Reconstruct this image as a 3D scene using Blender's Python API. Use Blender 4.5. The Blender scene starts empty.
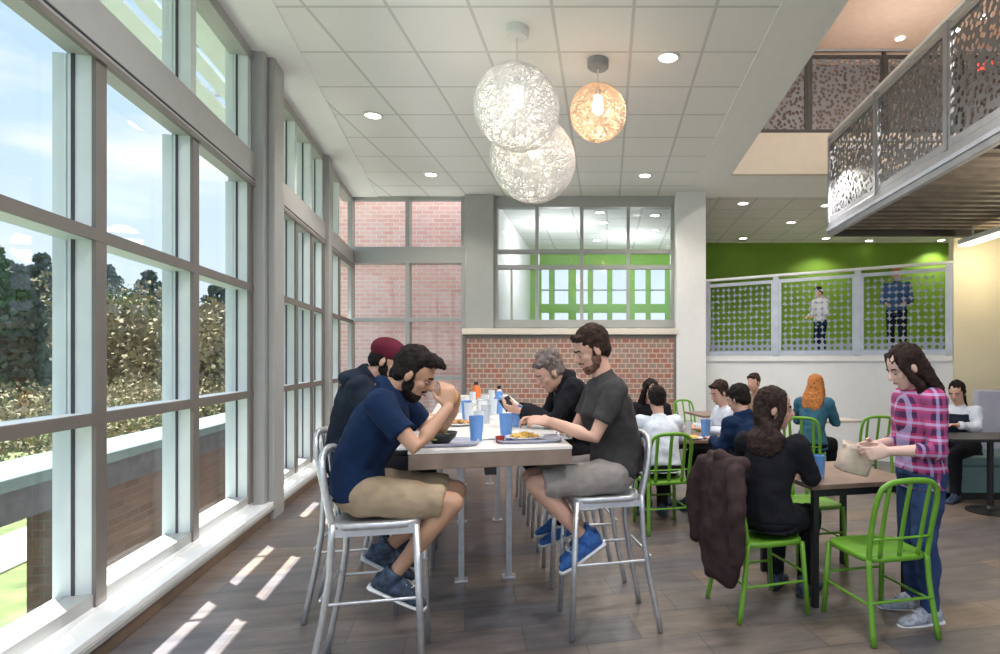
import bpy, bmesh, math, random
from mathutils import Vector as V, Matrix, Euler, noise
random.seed(7)
C = bpy.context.scene.collection
PI = math.pi
F = 600.0; PX = 607.0; PY = 360.0; EYE = 1.5
def at(px, py, Y): return V(((px-PX)*Y/F, Y, EYE+(PY-py)*Y/F))

# ------------------------------------------------------------------ materials
def newmat(name):
    m = bpy.data.materials.new(name); m.use_nodes = True
    nt = m.node_tree; b = nt.nodes['Principled BSDF']
    return m, nt, b
def mat(name, col, rough=.6, metal=0, var=.08, scale=8, bump=0, emit=None, es=0, spec=.5, coord='Object', bscale=None):
    m, nt, b = newmat(name)
    tc = nt.nodes.new('ShaderNodeTexCoord')
    n = nt.nodes.new('ShaderNodeTexNoise'); n.inputs['Scale'].default_value = scale; n.inputs['Detail'].default_value = 4
    nt.links.new(tc.outputs[coord], n.inputs['Vector'])
    r = nt.nodes.new('ShaderNodeValToRGB')
    c0 = [max(0, c*(1-var)) for c in col]; c1 = [min(1, c*(1+var)) for c in col]
    r.color_ramp.elements[0].position = .3; r.color_ramp.elements[1].position = .7
    r.color_ramp.elements[0].color = (*c0, 1); r.color_ramp.elements[1].color = (*c1, 1)
    nt.links.new(n.outputs['Fac'], r.inputs['Fac']); nt.links.new(r.outputs['Color'], b.inputs['Base Color'])
    b.inputs['Roughness'].default_value = rough; b.inputs['Metallic'].default_value = metal
    b.inputs['Specular IOR Level'].default_value = spec
    if bump:
        bp = nt.nodes.new('ShaderNodeBump'); bp.inputs['Strength'].default_value = bump; bp.inputs['Distance'].default_value = .02
        n2 = nt.nodes.new('ShaderNodeTexNoise'); n2.inputs['Scale'].default_value = bscale or scale*2; n2.inputs['Detail'].default_value = 5
        nt.links.new(tc.outputs[coord], n2.inputs['Vector'])
        nt.links.new(n2.outputs['Fac'], bp.inputs['Height']); nt.links.new(bp.outputs['Normal'], b.inputs['Normal'])
    if emit:
        b.inputs['Emission Color'].default_value = (*emit, 1); b.inputs['Emission Strength'].default_value = es
    return m
def glassmat(name, tint=(.97, .985, 1), refl=.06, rough=.02):
    m = bpy.data.materials.new(name); m.use_nodes = True; nt = m.node_tree
    for n in list(nt.nodes): nt.nodes.remove(n)
    o = nt.nodes.new('ShaderNodeOutputMaterial'); mx = nt.nodes.new('ShaderNodeMixShader')
    t = nt.nodes.new('ShaderNodeBsdfTransparent'); t.inputs['Color'].default_value = (*tint, 1)
    g = nt.nodes.new('ShaderNodeBsdfGlossy'); g.inputs['Roughness'].default_value = rough
    mx.inputs[0].default_value = refl
    nt.links.new(t.outputs[0], mx.inputs[1]); nt.links.new(g.outputs[0], mx.inputs[2]); nt.links.new(mx.outputs[0], o.inputs[0])
    return m
def brickmat(name, c1, c2, mortar, sc=1.0, bw=.2, bh=.075, off=.5, msize=.008):
    m, nt, b = newmat(name)
    tc = nt.nodes.new('ShaderNodeNewGeometry'); sp = nt.nodes.new('ShaderNodeSeparateXYZ'); cb = nt.nodes.new('ShaderNodeCombineXYZ')
    ad = nt.nodes.new('ShaderNodeMath'); ad.operation = 'ADD'
    nt.links.new(tc.outputs['Position'], sp.inputs[0]); nt.links.new(sp.outputs['X'], ad.inputs[0]); nt.links.new(sp.outputs['Y'], ad.inputs[1])
    nt.links.new(ad.outputs[0], cb.inputs['X']); nt.links.new(sp.outputs['Z'], cb.inputs['Y'])
    k = nt.nodes.new('ShaderNodeTexBrick'); k.offset = off
    k.inputs['Color1'].default_value = (*c1, 1); k.inputs['Color2'].default_value = (*c2, 1); k.inputs['Mortar'].default_value = (*mortar, 1)
    k.inputs['Scale'].default_value = sc; k.inputs['Brick Width'].default_value = bw; k.inputs['Row Height'].default_value = bh
    k.inputs['Mortar Size'].default_value = msize; k.inputs['Mortar Smooth'].default_value = .2; k.inputs['Bias'].default_value = 0
    nt.links.new(cb.outputs[0], k.inputs['Vector']); nt.links.new(k.outputs['Color'], b.inputs['Base Color'])
    b.inputs['Roughness'].default_value = .85
    bp = nt.nodes.new('ShaderNodeBump'); bp.inputs['Strength'].default_value = .4; bp.inputs['Distance'].default_value = .01; bp.invert = True
    nt.links.new(k.outputs['Fac'], bp.inputs['Height']); nt.links.new(bp.outputs['Normal'], b.inputs['Normal'])
    return m
def meshmetal(name, col, scale, thr0, thr1=None, zr=None, rnd=1.0):
    """sheet metal with holes cut by a Voronoi pattern; hole size may vary with height"""
    m, nt, b = newmat(name)
    b.inputs['Base Color'].default_value = (*col, 1); b.inputs['Metallic'].default_value = .3; b.inputs['Roughness'].default_value = .45
    tc = nt.nodes.new('ShaderNodeTexCoord'); sp = nt.nodes.new('ShaderNodeSeparateXYZ'); cb = nt.nodes.new('ShaderNodeCombineXYZ')
    nt.links.new(tc.outputs['Object'], sp.inputs[0]); nt.links.new(sp.outputs['X'], cb.inputs['X']); nt.links.new(sp.outputs['Z'], cb.inputs['Y'])
    v = nt.nodes.new('ShaderNodeTexVoronoi'); v.voronoi_dimensions = '2D'; v.inputs['Scale'].default_value = scale; v.inputs['Randomness'].default_value = rnd
    nt.links.new(cb.outputs[0], v.inputs['Vector'])
    lt = nt.nodes.new('ShaderNodeMath'); lt.operation = 'GREATER_THAN'
    nt.links.new(v.outputs['Distance'], lt.inputs[0])
    if thr1 is not None:
        mr = nt.nodes.new('ShaderNodeMapRange'); mr.inputs['From Min'].default_value = zr[0]; mr.inputs['From Max'].default_value = zr[1]
        mr.inputs['To Min'].default_value = thr0; mr.inputs['To Max'].default_value = thr1
        nt.links.new(sp.outputs['Z'], mr.inputs['Value']); nt.links.new(mr.outputs[0], lt.inputs[1])
    else: lt.inputs[1].default_value = thr0
    nt.links.new(lt.outputs[0], b.inputs['Alpha'])
    return m
def plaidmat(name):
    m, nt, b = newmat(name)
    tc = nt.nodes.new('ShaderNodeTexCoord'); sp = nt.nodes.new('ShaderNodeSeparateXYZ'); nt.links.new(tc.outputs['Object'], sp.inputs[0])
    def stripe(out, freq, lo, ph=0.0):
        a = nt.nodes.new('ShaderNodeMath'); a.operation = 'MULTIPLY_ADD'; a.inputs[1].default_value = freq; a.inputs[2].default_value = ph; nt.links.new(out, a.inputs[0])
        f = nt.nodes.new('ShaderNodeMath'); f.operation = 'FRACT'; nt.links.new(a.outputs[0], f.inputs[0])
        g = nt.nodes.new('ShaderNodeMath'); g.operation = 'LESS_THAN'; g.inputs[1].default_value = lo; nt.links.new(f.outputs[0], g.inputs[0]); return g.outputs[0]
    h = nt.nodes.new('ShaderNodeMath'); h.operation = 'MULTIPLY_ADD'; nt.links.new(sp.outputs['Y'], h.inputs[0]); h.inputs[1].default_value = 0; nt.links.new(sp.outputs['X'], h.inputs[2])
    def mix(fac, a, bcol, amt=1.0):
        x = nt.nodes.new('ShaderNodeMix'); x.data_type = 'RGBA'
        mu = nt.nodes.new('ShaderNodeMath'); mu.operation = 'MULTIPLY'; mu.inputs[1].default_value = amt; nt.links.new(fac, mu.inputs[0]); nt.links.new(mu.outputs[0], x.inputs['Factor'])
        if hasattr(a, 'is_linked'): nt.links.new(a, x.inputs['A'])
        else: x.inputs['A'].default_value = (*a, 1)
        x.inputs['B'].default_value = (*bcol, 1); return x.outputs['Result']
    c = mix(stripe(sp.outputs['Z'], 12, .45), (.42, .03, .13), (.035, .015, .07), .9)
    c = mix(stripe(h.outputs[0], 13, .36, .2), c, (.55, .10, .28), .5)
    c = mix(stripe(h.outputs[0], 13, .2, .62), c, (.50, .45, .75), .55)
    c = mix(stripe(sp.outputs['Z'], 12, .18, .38), c, (.60, .55, .85), .55)
    nt.links.new(c, b.inputs['Base Color']); b.inputs['Roughness'].default_value = .9
    return m

def floormat():
    m, nt, b = newmat('floor_tile')
    g = nt.nodes.new('ShaderNodeNewGeometry'); mp = nt.nodes.new('ShaderNodeMapping'); mp.inputs['Rotation'].default_value = (0, 0, math.radians(-13.3))
    nt.links.new(g.outputs['Position'], mp.inputs['Vector'])
    k = nt.nodes.new('ShaderNodeTexBrick'); k.offset = .5; k.inputs['Scale'].default_value = 1
    k.inputs['Brick Width'].default_value = .62; k.inputs['Row Height'].default_value = .31; k.inputs['Mortar Size'].default_value = .004; k.inputs['Bias'].default_value = 0
    k.inputs['Color1'].default_value = (.135, .13, .145, 1); k.inputs['Color2'].default_value = (.225, .175, .14, 1); k.inputs['Mortar'].default_value = (.10, .095, .09, 1)
    nt.links.new(mp.outputs[0], k.inputs['Vector'])
    mp2 = nt.nodes.new('ShaderNodeMapping'); mp2.inputs['Scale'].default_value = (1.2, 5, 1); nt.links.new(mp.outputs[0], mp2.inputs['Vector'])
    n = nt.nodes.new('ShaderNodeTexNoise'); n.inputs['Scale'].default_value = 2.2; n.inputs['Detail'].default_value = 7; n.inputs['Roughness'].default_value = .65
    nt.links.new(mp2.outputs[0], n.inputs['Vector'])
    r = nt.nodes.new('ShaderNodeValToRGB'); r.color_ramp.elements[0].position = .3; r.color_ramp.elements[1].position = .7
    r.color_ramp.elements[0].color = (.55, .55, .58, 1); r.color_ramp.elements[1].color = (1.25, 1.2, 1.15, 1)
    nt.links.new(n.outputs['Fac'], r.inputs['Fac'])
    mx = nt.nodes.new('ShaderNodeMix'); mx.data_type = 'RGBA'; mx.blend_type = 'MULTIPLY'; mx.inputs['Factor'].default_value = 1
    nt.links.new(k.outputs['Color'], mx.inputs['A']); nt.links.new(r.outputs['Color'], mx.inputs['B']); nt.links.new(mx.outputs['Result'], b.inputs['Base Color'])
    b.inputs['Roughness'].default_value = .36; b.inputs['Specular IOR Level'].default_value = .5
    bp = nt.nodes.new('ShaderNodeBump'); bp.inputs['Strength'].default_value = .15; bp.inputs['Distance'].default_value = .005
    nt.links.new(n.outputs['Fac'], bp.inputs['Height']); nt.links.new(bp.outputs['Normal'], b.inputs['Normal'])
    return m
def ceilmat(name, ox, oy, sx, sy, col=(.8, .8, .79), line=(.5, .5, .5), lw=.018):
    """acoustic tiles in a metal grid, laid out in world metres"""
    m, nt, b = newmat(name)
    g = nt.nodes.new('ShaderNodeNewGeometry'); mp = nt.nodes.new('ShaderNodeMapping'); mp.inputs['Location'].default_value = (-ox, -oy, 0)
    nt.links.new(g.outputs['Position'], mp.inputs['Vector'])
    k = nt.nodes.new('ShaderNodeTexBrick'); k.offset = 0; k.inputs['Scale'].default_value = 1; k.inputs['Brick Width'].default_value = sx; k.inputs['Row Height'].default_value = sy
    k.inputs['Mortar Size'].default_value = lw; k.inputs['Mortar Smooth'].default_value = 0
    k.inputs['Color1'].default_value = (*col, 1); k.inputs['Color2'].default_value = (*[c*.97 for c in col], 1); k.inputs['Mortar'].default_value = (*line, 1)
    nt.links.new(mp.outputs[0], k.inputs['Vector']); nt.links.new(k.outputs['Color'], b.inputs['Base Color']); b.inputs['Roughness'].default_value = .9
    return m

M = {}
M['white'] = mat('white_paint', (.78, .78, .77), .7, var=.02)
M['gyp'] = mat('gypsum_white', (.86, .86, .855), .85, var=.015)
M['cream'] = mat('cream_paint', (.80, .74, .55), .8, var=.03, scale=2)
M['colwhite'] = mat('column_paint', (.76, .77, .77), .7, var=.02)
M['frame'] = mat('window_frame_paint', (.38, .385, .375), .5, var=.03)
M['mull'] = mat('mullion_paint', (.66, .71, .70), .45, var=.03)
M['frameD'] = mat('frame_taupe', (.17, .15, .135), .5, var=.05)
M['gasket'] = mat('window_gasket', (.05, .045, .06), .6)
M['sill'] = mat('sill_white', (.78, .80, .80), .4, var=.02)
M['brownbase'] = mat('base_brown', (.22, .15, .10), .5, var=.15)
M['glass'] = glassmat('window_glass', refl=.045)
M['alu'] = mat('brushed_aluminium', (.62, .63, .65), .36, .75, var=.08, scale=30)
M['green'] = mat('green_chair_paint', (.145, .35, .028), .35, var=.08)
M['tabletop'] = mat('pale_table_laminate', (.74, .70, .66), .35, var=.06, scale=5)
M['tableedge'] = mat('table_edge_oak', (.24, .175, .135), .5, var=.15, scale=12)
M['blackmetal'] = mat('black_metal', (.02, .02, .022), .4, .3)
M['darktop'] = mat('dark_walnut_top', (.24, .15, .11), .35, var=.2, scale=9)
M['lighttop'] = mat('maple_table_top', (.58, .52, .45), .4, var=.06)
M['steel'] = mat('painted_steel', (.33, .34, .37), .4, .4)
M['steelblue'] = mat('pale_blue_steel', (.50, .54, .62), .4, .3)
M['darksteel'] = mat('dark_steel', (.05, .045, .042), .5, .3)
M['deck'] = mat('deck_underside', (.17, .14, .11), .6, .1, var=.3, scale=4)
M['greenwall'] = mat('green_wall_paint', (.16, .31, .025), .7, var=.08, scale=1.5)
M['limewall'] = mat('lime_wall_paint', (.20, .42, .07), .6, var=.05)
M['brown'] = mat('brown_wall', (.11, .085, .075), .8, var=.3, scale=3)
M['tanceil'] = mat('tan_ceiling', (.60, .50, .44), .8, var=.05)
M['tanfascia'] = mat('tan_fascia', (.75, .68, .58), .8, var=.03)
M['teal'] = mat('teal_vinyl', (.13, .22, .22), .45, var=.1)
M['lav'] = mat('lavender_fabric', (.46, .46, .56), .8, var=.05)
M['bulb'] = mat('lit_lamp', (1, .95, .85), .5, emit=(1, .93, .8), es=7)
M['bulbw'] = mat('lit_warm_lamp', (1, .9, .75), .5, emit=(1, .86, .62), es=12)
M['thread'] = mat('white_thread', (.86, .84, .82), .7, var=.05)
M['threadw'] = mat('warm_thread', (.80, .62, .46), .7, var=.08)
M['grass'] = mat('grass', (.10, .15, .04), .9, var=.5, scale=3)
M['path'] = mat('concrete_path', (.55, .53, .5), .9, var=.1)
M['coping'] = mat('slate_coping', (.11, .16, .165), .5, var=.1)
M['darkfascia'] = mat('dark_fascia', (.075, .07, .085), .6, var=.3)
M['brick'] = brickmat('pink_brick', (.84, .43, .36), (.90, .56, .49), (.86, .76, .72), bw=.22, bh=.08)
M['brickd'] = brickmat('brown_brick', (.10, .055, .045), (.14, .08, .065), (.12, .09, .08), bw=.22, bh=.08)
M['brickc'] = brickmat('checker_brick', (.36, .15, .11), (.30, .25, .21), (.58, .44, .36), bw=.13, bh=.085, msize=.009)
M['bark'] = mat('bark', (.10, .08, .06), .9, var=.3)
M['pine'] = mat('pine_needles', (.07, .105, .085), .85, var=.4, scale=1.5, coord='Generated')
M['leaf'] = mat('olive_leaves', (.17, .20, .10), .85, var=.4, scale=1.5)
M['leafb'] = mat('autumn_leaves', (.22, .19, .11), .85, var=.4, scale=1.5)
M['railmesh'] = meshmetal('perforated_rail', (.30, .33, .41), 10.5, .14, .50, (.0, .3), .15)
M['lattice'] = meshmetal('cut_lattice', (.17, .17, .185), 15, .37, None, None, 1.0)
M['cupblue'] = mat('blue_plastic', (.15, .33, .70), .25, var=.1)
M['cupclear'] = mat('frosted_plastic', (.62, .68, .74), .25, var=.05)
M['tray'] = mat('grey_tray', (.36, .37, .46), .4)
M['bowlblack'] = mat('black_bowl', (.02, .02, .02), .35)
M['plate'] = mat('white_china', (.8, .8, .8), .25)
M['salad'] = mat('salad_leaves', (.38, .46, .10), .7, var=.6, scale=60)
M['pasta'] = mat('yellow_food', (.75, .45, .10), .6, var=.4, scale=60)
M['red'] = mat('red_food', (.35, .04, .02), .5, var=.3, scale=40)
M['orange'] = mat('orange_plastic', (.75, .18, .03), .4)
M['bread'] = mat('bread_crust', (.55, .30, .12), .7, var=.2, scale=40)
M['paper'] = mat('white_paper', (.82, .82, .82), .8, var=.02)
M['kraft'] = mat('brown_kraft_paper', (.62, .50, .40), .9, var=.15, scale=12, bump=.4)
M['phone'] = mat('phone_black', (.015, .015, .02), .2)
# people
M['skin'] = mat('skin', (.60, .35, .26), .55, var=.08, scale=6)
M['skint'] = mat('skin_tan', (.50, .28, .18), .55, var=.08, scale=6)
M['skinp'] = mat('skin_pale', (.70, .46, .38), .55, var=.06, scale=6)
M['lip'] = mat('lips', (.45, .17, .15), .5)
M['eyew'] = mat('eye_white', (.42, .38, .35), .3)
M['iris'] = mat('iris_dark', (.03, .02, .015), .2)
def hairm(n, c): M[n] = mat(n, c, .8, spec=.15, var=.45, scale=45, bump=.5, bscale=60)
hairm('hairblack', (.016, .012, .011)); hairm('hairbrown', (.035, .020, .015)); hairm('hairgrey', (.16, .13, .12)); hairm('hairred', (.42, .16, .05)); hairm('hairlong', (.030, .018, .015)); hairm('stubble', (.17, .09, .065))
def cloth(n, c, var=.12): M[n] = mat(n, c, .95, var=var, scale=10, bump=.55, bscale=14, spec=.2)
cloth('navy', (.007, .020, .058)); cloth('navyhood', (.014, .020, .034), .3); cloth('khaki', (.36, .27, .18)); cloth('greytee', (.050, .047, .047))
cloth('greyshort', (.30, .27, .25)); cloth('black', (.012, .012, .016)); cloth('maroon', (.10, .012, .025)); cloth('jean', (.035, .065, .16), .25)
cloth('whiteshirt', (.62, .66, .74)); cloth('bluecloth', (.06, .13, .28)); cloth('tealcloth', (.04, .12, .18)); cloth('tan', (.30, .2, .14)); cloth('coat', (.045, .028, .028), .25)
cloth('pinkish', (.6, .35, .35))
M['plaid'] = plaidmat('pink_plaid')
M['shoenavy'] = mat('shoe_navy', (.03, .05, .09), .6, var=.7, scale=40); M['shoeblue'] = mat('shoe_blue', (.03, .12, .38), .6, var=.4, scale=40)
M['shoegrey'] = mat('shoe_grey', (.4, .42, .48), .6, var=.4, scale=40); M['sole'] = mat('shoe_sole_white', (.75, .75, .75), .6); M['soleb'] = mat('shoe_sole_black', (.03, .03, .03), .6)
M['pattern'] = mat('lace', (.16, .1, .12), .9, var=.8, scale=50)

# ------------------------------------------------------------------ mesh helpers
def link(name, me, m, parent=None, loc=None):
    o = bpy.data.objects.new(name, me); C.objects.link(o)
    if m: me.materials.append(m)
    if parent: o.parent = parent
    if loc is not None: o.location = loc
    return o
def obj(name, bm, m, parent=None, loc=None, smooth=False, bevel=0):
    bmesh.ops.recalc_face_normals(bm, faces=bm.faces)
    me = bpy.data.meshes.new(name); bm.to_mesh(me); bm.free()
    if smooth:
        for p in me.polygons: p.use_smooth = True
    o = link(name, me, m, parent, loc)
    if bevel:
        b = o.modifiers.new('bevel', 'BEVEL'); b.width = bevel; b.segments = 2; b.limit_method = 'ANGLE'
    return o
def tag(o, label=None, cat=None, group=None, kind=None):
    if label: o['label'] = label
    if cat: o['category'] = cat
    if group: o['group'] = group
    if kind: o['kind'] = kind
    return o
def empty(name, label, cat, loc=(0, 0, 0), rz=0, group=None):
    o = bpy.data.objects.new(name, None); C.objects.link(o); o.location = loc; o.rotation_euler = (0, 0, rz); o.empty_display_size = .1
    return tag(o, label, cat, group)
def dup(root, loc, rz, label, group=None):
    r = root.copy(); C.objects.link(r); r.location = loc; r.rotation_euler = (0, 0, rz); r['label'] = label
    if group: r['group'] = group
    for ch in list(root.children):
        c = ch.copy(); C.objects.link(c); c.parent = r
        for g in ch.children:
            d = g.copy(); C.objects.link(d); d.parent = c
    return r
def hexa(bm, p):    # 8 points: bottom 4 ccw, top 4 ccw
    v = [bm.verts.new(q) for q in p]
    for f in ((0, 3, 2, 1), (4, 5, 6, 7), (0, 1, 5, 4), (1, 2, 6, 5), (2, 3, 7, 6), (3, 0, 4, 7)): bm.faces.new([v[i] for i in f])
def box(bm, x0, x1, y0, y1, z0, z1):
    hexa(bm, [(x0, y0, z0), (x1, y0, z0), (x1, y1, z0), (x0, y1, z0), (x0, y0, z1), (x1, y0, z1), (x1, y1, z1), (x0, y1, z1)])
def bbox(name, m, dims, parent=None, bevel=0, loc=None):
    bm = bmesh.new(); box(bm, *dims); return obj(name, bm, m, parent, loc, bevel=bevel)
def loft(bm, secs, n=20, pole=False):
    """secs: (centre, half axis a, half axis b)"""
    rings = []
    for c, a, b in secs:
        rings.append([bm.verts.new(c + a*math.cos(2*PI*i/n) + b*math.sin(2*PI*i/n)) for i in range(n)])
    for r, s in zip(rings, rings[1:]):
        for i in range(n): bm.faces.new((r[i], r[(i+1) % n], s[(i+1) % n], s[i]))
    bm.faces.new(rings[0][::-1]); bm.faces.new(rings[-1])
def tube(bm, pts, rs, n=14, ends='round', flat=1.0, sub=0, up=None):
    pts = [V(p) for p in pts]
    if not hasattr(rs, '__len__'): rs = [rs]*len(pts)
    rs = list(rs)
    for _ in range(sub):      # corner cutting for a smooth bend
        q = [pts[0]]; qr = [rs[0]]
        for i in range(len(pts)-1):
            q += [pts[i].lerp(pts[i+1], .25), pts[i].lerp(pts[i+1], .75)]; qr += [rs[i]*.75+rs[i+1]*.25, rs[i]*.25+rs[i+1]*.75]
        q.append(pts[-1]); qr.append(rs[-1]); pts, rs = q, qr
    T = []
    for i in range(len(pts)):
        d = (pts[min(i+1, len(pts)-1)]-pts[max(i-1, 0)]); T.append(d.normalized() if d.length > 1e-9 else V((0, 0, 1)))
    t = T[0]; ref = V(up) if up else (V((0, 0, 1)) if abs(t.z) < .9 else V((1, 0, 0)))
    a = (ref - t*ref.dot(t)).normalized(); secs = []
    for i, (p, r) in enumerate(zip(pts, rs)):
        t = T[i]; a = (a - t*a.dot(t)).normalized(); b = t.cross(a)
        if i == 0 and ends == 'round':
            for k in (.05, .4, .75): th = k*PI/2; secs.append((p - t*r*math.cos(th), a*r*math.sin(th), b*r*flat*math.sin(th)))
        secs.append((p, a*r, b*r*flat))
        if i == len(pts)-1 and ends == 'round':
            for k in (.75, .4, .05): th = k*PI/2; secs.append((p + t*r*math.cos(th), a*r*math.sin(th), b*r*flat*math.sin(th)))
    loft(bm, secs, n)
def ell(bm, c, r, fr=None, n=16):
    fr = fr or (V((1, 0, 0)), V((0, 1, 0)), V((0, 0, 1))); c = V(c)
    loft(bm, [(c + fr[2]*r[2]*-math.cos(PI*k/10), fr[0]*r[0]*math.sin(PI*k/10), fr[1]*r[1]*math.sin(PI*k/10)) for k in [.25, 1, 2, 3, 4, 5, 6, 7, 8, 9, 9.75]], n)
def cyl(bm, c, r, z0, z1, n=24, r2=None):
    c = V(c); r2 = r if r2 is None else r2
    loft(bm, [(V((c.x, c.y, z0)), V((r, 0, 0)), V((0, r, 0))), (V((c.x, c.y, z1)), V((r2, 0, 0)), V((0, r2, 0)))], n)
def lathe(bm, prof, n=24, c=(0, 0, 0)):
    c = V(c); rings = [[bm.verts.new((c.x+r*math.cos(2*PI*i/n), c.y+r*math.sin(2*PI*i/n), c.z+z)) for i in range(n)] for r, z in prof]
    for r, s in zip(rings, rings[1:]):
        for i in range(n): bm.faces.new((r[i], r[(i+1) % n], s[(i+1) % n], s[i]))
    bm.faces.new(rings[0][::-1]); bm.faces.new(rings[-1])
def voxel(bm, vs, smooth=5, wrinkle=0, wscale=9):
    """fuse overlapping closed pieces into one continuous surface"""
    bmesh.ops.recalc_face_normals(bm, faces=bm.faces)
    me = bpy.data.meshes.new('tmp'); bm.to_mesh(me); bm.free()
    o = bpy.data.objects.new('tmp', me); C.objects.link(o)
    r = o.modifiers.new('r', 'REMESH'); r.mode = 'VOXEL'; r.voxel_size = vs; r.use_smooth_shade = True
    if smooth:
        s = o.modifiers.new('s', 'SMOOTH'); s.factor = .5; s.iterations = smooth
    dg = bpy.context.evaluated_depsgraph_get(); dg.update()
    out = bpy.data.meshes.new_from_object(o.evaluated_get(dg)); out.materials.clear()
    bpy.data.objects.remove(o); bpy.data.meshes.remove(me)
    if wrinkle:
        nn = [v.normal.copy() for v in out.vertices]
        for v, nv in zip(out.vertices, nn):
            p = v.co*wscale; v.co += nv*wrinkle*(noise.noise(V((p.x*1.3, p.y*1.3, p.z*.8))) + .5*noise.noise(p*2.3))
    for p in out.polygons: p.use_smooth = True
    return out

# ------------------------------------------------------------------ window-wall frame (the glazed wall runs 13 degrees off the hall axis)
K = .237; L = math.hypot(1, K); U = V((-K/L, 1/L, 0)); N = V((1/L, K/L, 0)); WANG = math.atan2(N.y, N.x)
def W(Y, t, z): return V((-1.95-K*Y, Y, 0)) + N*t + V((0, 0, z))
def wbox(bm, Y0, Y1, t0, t1, z0, z1):
    hexa(bm, [W(Y0, t0, z0), W(Y0, t1, z0), W(Y1, t1, z0), W(Y1, t0, z0), W(Y0, t0, z1), W(Y0, t1, z1), W(Y1, t1, z1), W(Y1, t0, z1)])
def wobj(name, m, *b, parent=None, kind=None, bevel=0):
    bm = bmesh.new()
    if isinstance(b[0], list): b = b[0]
    elif not hasattr(b[0], '__len__'): b = [b]
    for q in b: wbox(bm, *q)
    o = obj(name, bm, m, parent, bevel=bevel)
    if kind: o['kind'] = kind
    return o
def struct(name, m, *b, bevel=0):
    bm = bmesh.new()
    for q in b: box(bm, *q)
    o = obj(name, bm, m, bevel=bevel); o['kind'] = 'structure'; return o
CEIL = 4.35; YB = 10.5

# ------------------------------------------------------------------ shell
bm = bmesh.new(); a = W(-4, -.2, 0); b_ = W(YB+.2, -.2, 0)
_p = [(a.x, a.y), (9.2, -4), (9.2, 16), (b_.x, 16), (b_.x, b_.y)]
lo = [bm.verts.new((x, y, -.12)) for x, y in _p]; hi = [bm.verts.new((x, y, 0)) for x, y in _p]
bm.faces.new(lo[::-1]); bm.faces.new(hi)
for i in range(5): bm.faces.new((lo[i], lo[(i+1) % 5], hi[(i+1) % 5], hi[i]))
obj('floor', bm, floormat())['kind'] = 'structure'
# main ceiling: tile field, plain border, edge fascia
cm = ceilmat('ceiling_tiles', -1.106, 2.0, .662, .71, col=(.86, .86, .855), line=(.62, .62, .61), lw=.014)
bm = bmesh.new(); ctL = [W(-4, .05, CEIL), W(YB, .05, CEIL)]
hexa(bm, [(ctL[0].x, -4, CEIL), (1.39, -4, CEIL), (1.39, YB, CEIL), (ctL[1].x, YB, CEIL), (ctL[0].x, -4, CEIL+.1), (1.39, -4, CEIL+.1), (1.39, YB, CEIL+.1), (ctL[1].x, YB, CEIL+.1)])
obj('ceiling', bm, cm)['kind'] = 'structure'
struct('ceiling_border', M['gyp'], (1.39, 1.91, -4, YB, CEIL-.01, CEIL+.63)); bpy.data.objects['ceiling_border'].name = 'trim_1'
struct('trim_2', M['darksteel'], (1.905, 1.93, -4, 9.2, CEIL+.55, CEIL+.62))
# window wall ceiling pocket border, parallel to the wall
wobj('trim_3', M['gyp'], (-4, YB, -.2, .42, CEIL-.012, CEIL+.2), kind='structure')
wobj('trim_4', M['mull'], (-4, YB, -.50, -.18, 4.40, 4.62), kind='structure')     # roof edge outside

# enclosure along the foot of the glazing
wobj('baseboard_left', M['brownbase'], (-4, YB-.1, -.02, .12, 0, .125), kind='structure')
wobj('trim_5', M['sill'], [(-4, YB-.1, -.02, .15, .13, .17), (-4, YB-.1, -.22, .0, .16, .205)], kind='structure', bevel=.006)
wobj('trim_6', M['frame'], (-4, YB-.1, .135, .16, .105, .13), kind='structure')
wobj('wall_left', M['white'], (-4, YB, -.28, -.2, -1.3, .16), kind='structure')

ZS = [.205, 1.19, 2.16, 3.10]       # sill, transoms, header
def window_bay(idx, Y0, Y1, mulls, label_pane=True):
    """frame carries mullions, transoms and panes"""
    fr = wobj('window_%d' % idx, M['frame'], [(Y0, Y1, -.12, .02, 3.10, 3.40), (Y0, Y1, -.17, 0, .2, .27)], kind='structure', bevel=.004)
    wobj('header_trim', M['frameD'], [(Y0, Y1, .0, .028, 3.085, 3.12)], parent=fr)
    wobj('header_gasket', M['gasket'], (Y0, Y1, .0, .026, 3.145, 3.155), parent=fr); wobj('top_rail', M['frame'], (Y0, Y1, -.15, 0, 4.24, 4.36), parent=fr)
    for m_ in mulls:
        wobj('mullion', M['mull'], [(m_-.085, m_, -.185, -.006, .2, 3.1), (m_-.085, m_, -.185, -.006, 3.4, 4.3)], parent=fr)
        wobj('mullion_face', M['frameD'], [(m_-.09, m_+.005, -.008, .012, .2, 3.1)], parent=fr)
        wobj('gasket', M['gasket'], [(m_-.092, m_-.085, -.10, -.085, .2, 3.1), (m_-.092, m_-.085, -.10, -.085, 3.4, 4.3)], parent=fr)
    for z in ZS[1:3]:
        wobj('transom', M['mull'], (Y0, Y1, -.15, -.005, z-.03, z+.03), parent=fr)
        wobj('transom_face', M['frameD'], (Y0, Y1, -.006, .014, z-.032, z+.032), parent=fr)
    ed = [Y0] + list(mulls) + [Y1]
    for i in range(len(ed)-1):
        a = ed[i]; b = ed[i+1] - (.085 if i < len(mulls) else 0)
        for z0, z1 in ((.27, 1.16), (1.22, 2.13), (2.19, 3.10), (3.40, 4.24)):
            wobj('pane', M['glass'], (a, b, -.125, -.117, z0, z1), parent=fr)
    return fr
window_bay(1, -3.6, 5.5, [-1.28, -.15, .98, 2.11, 3.24, 4.37, 5.49])
window_bay(2, 6.0, 8.3, [6.98, 7.68, 8.29])
window_bay(3, 8.5, 10.42, [9.35])
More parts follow.
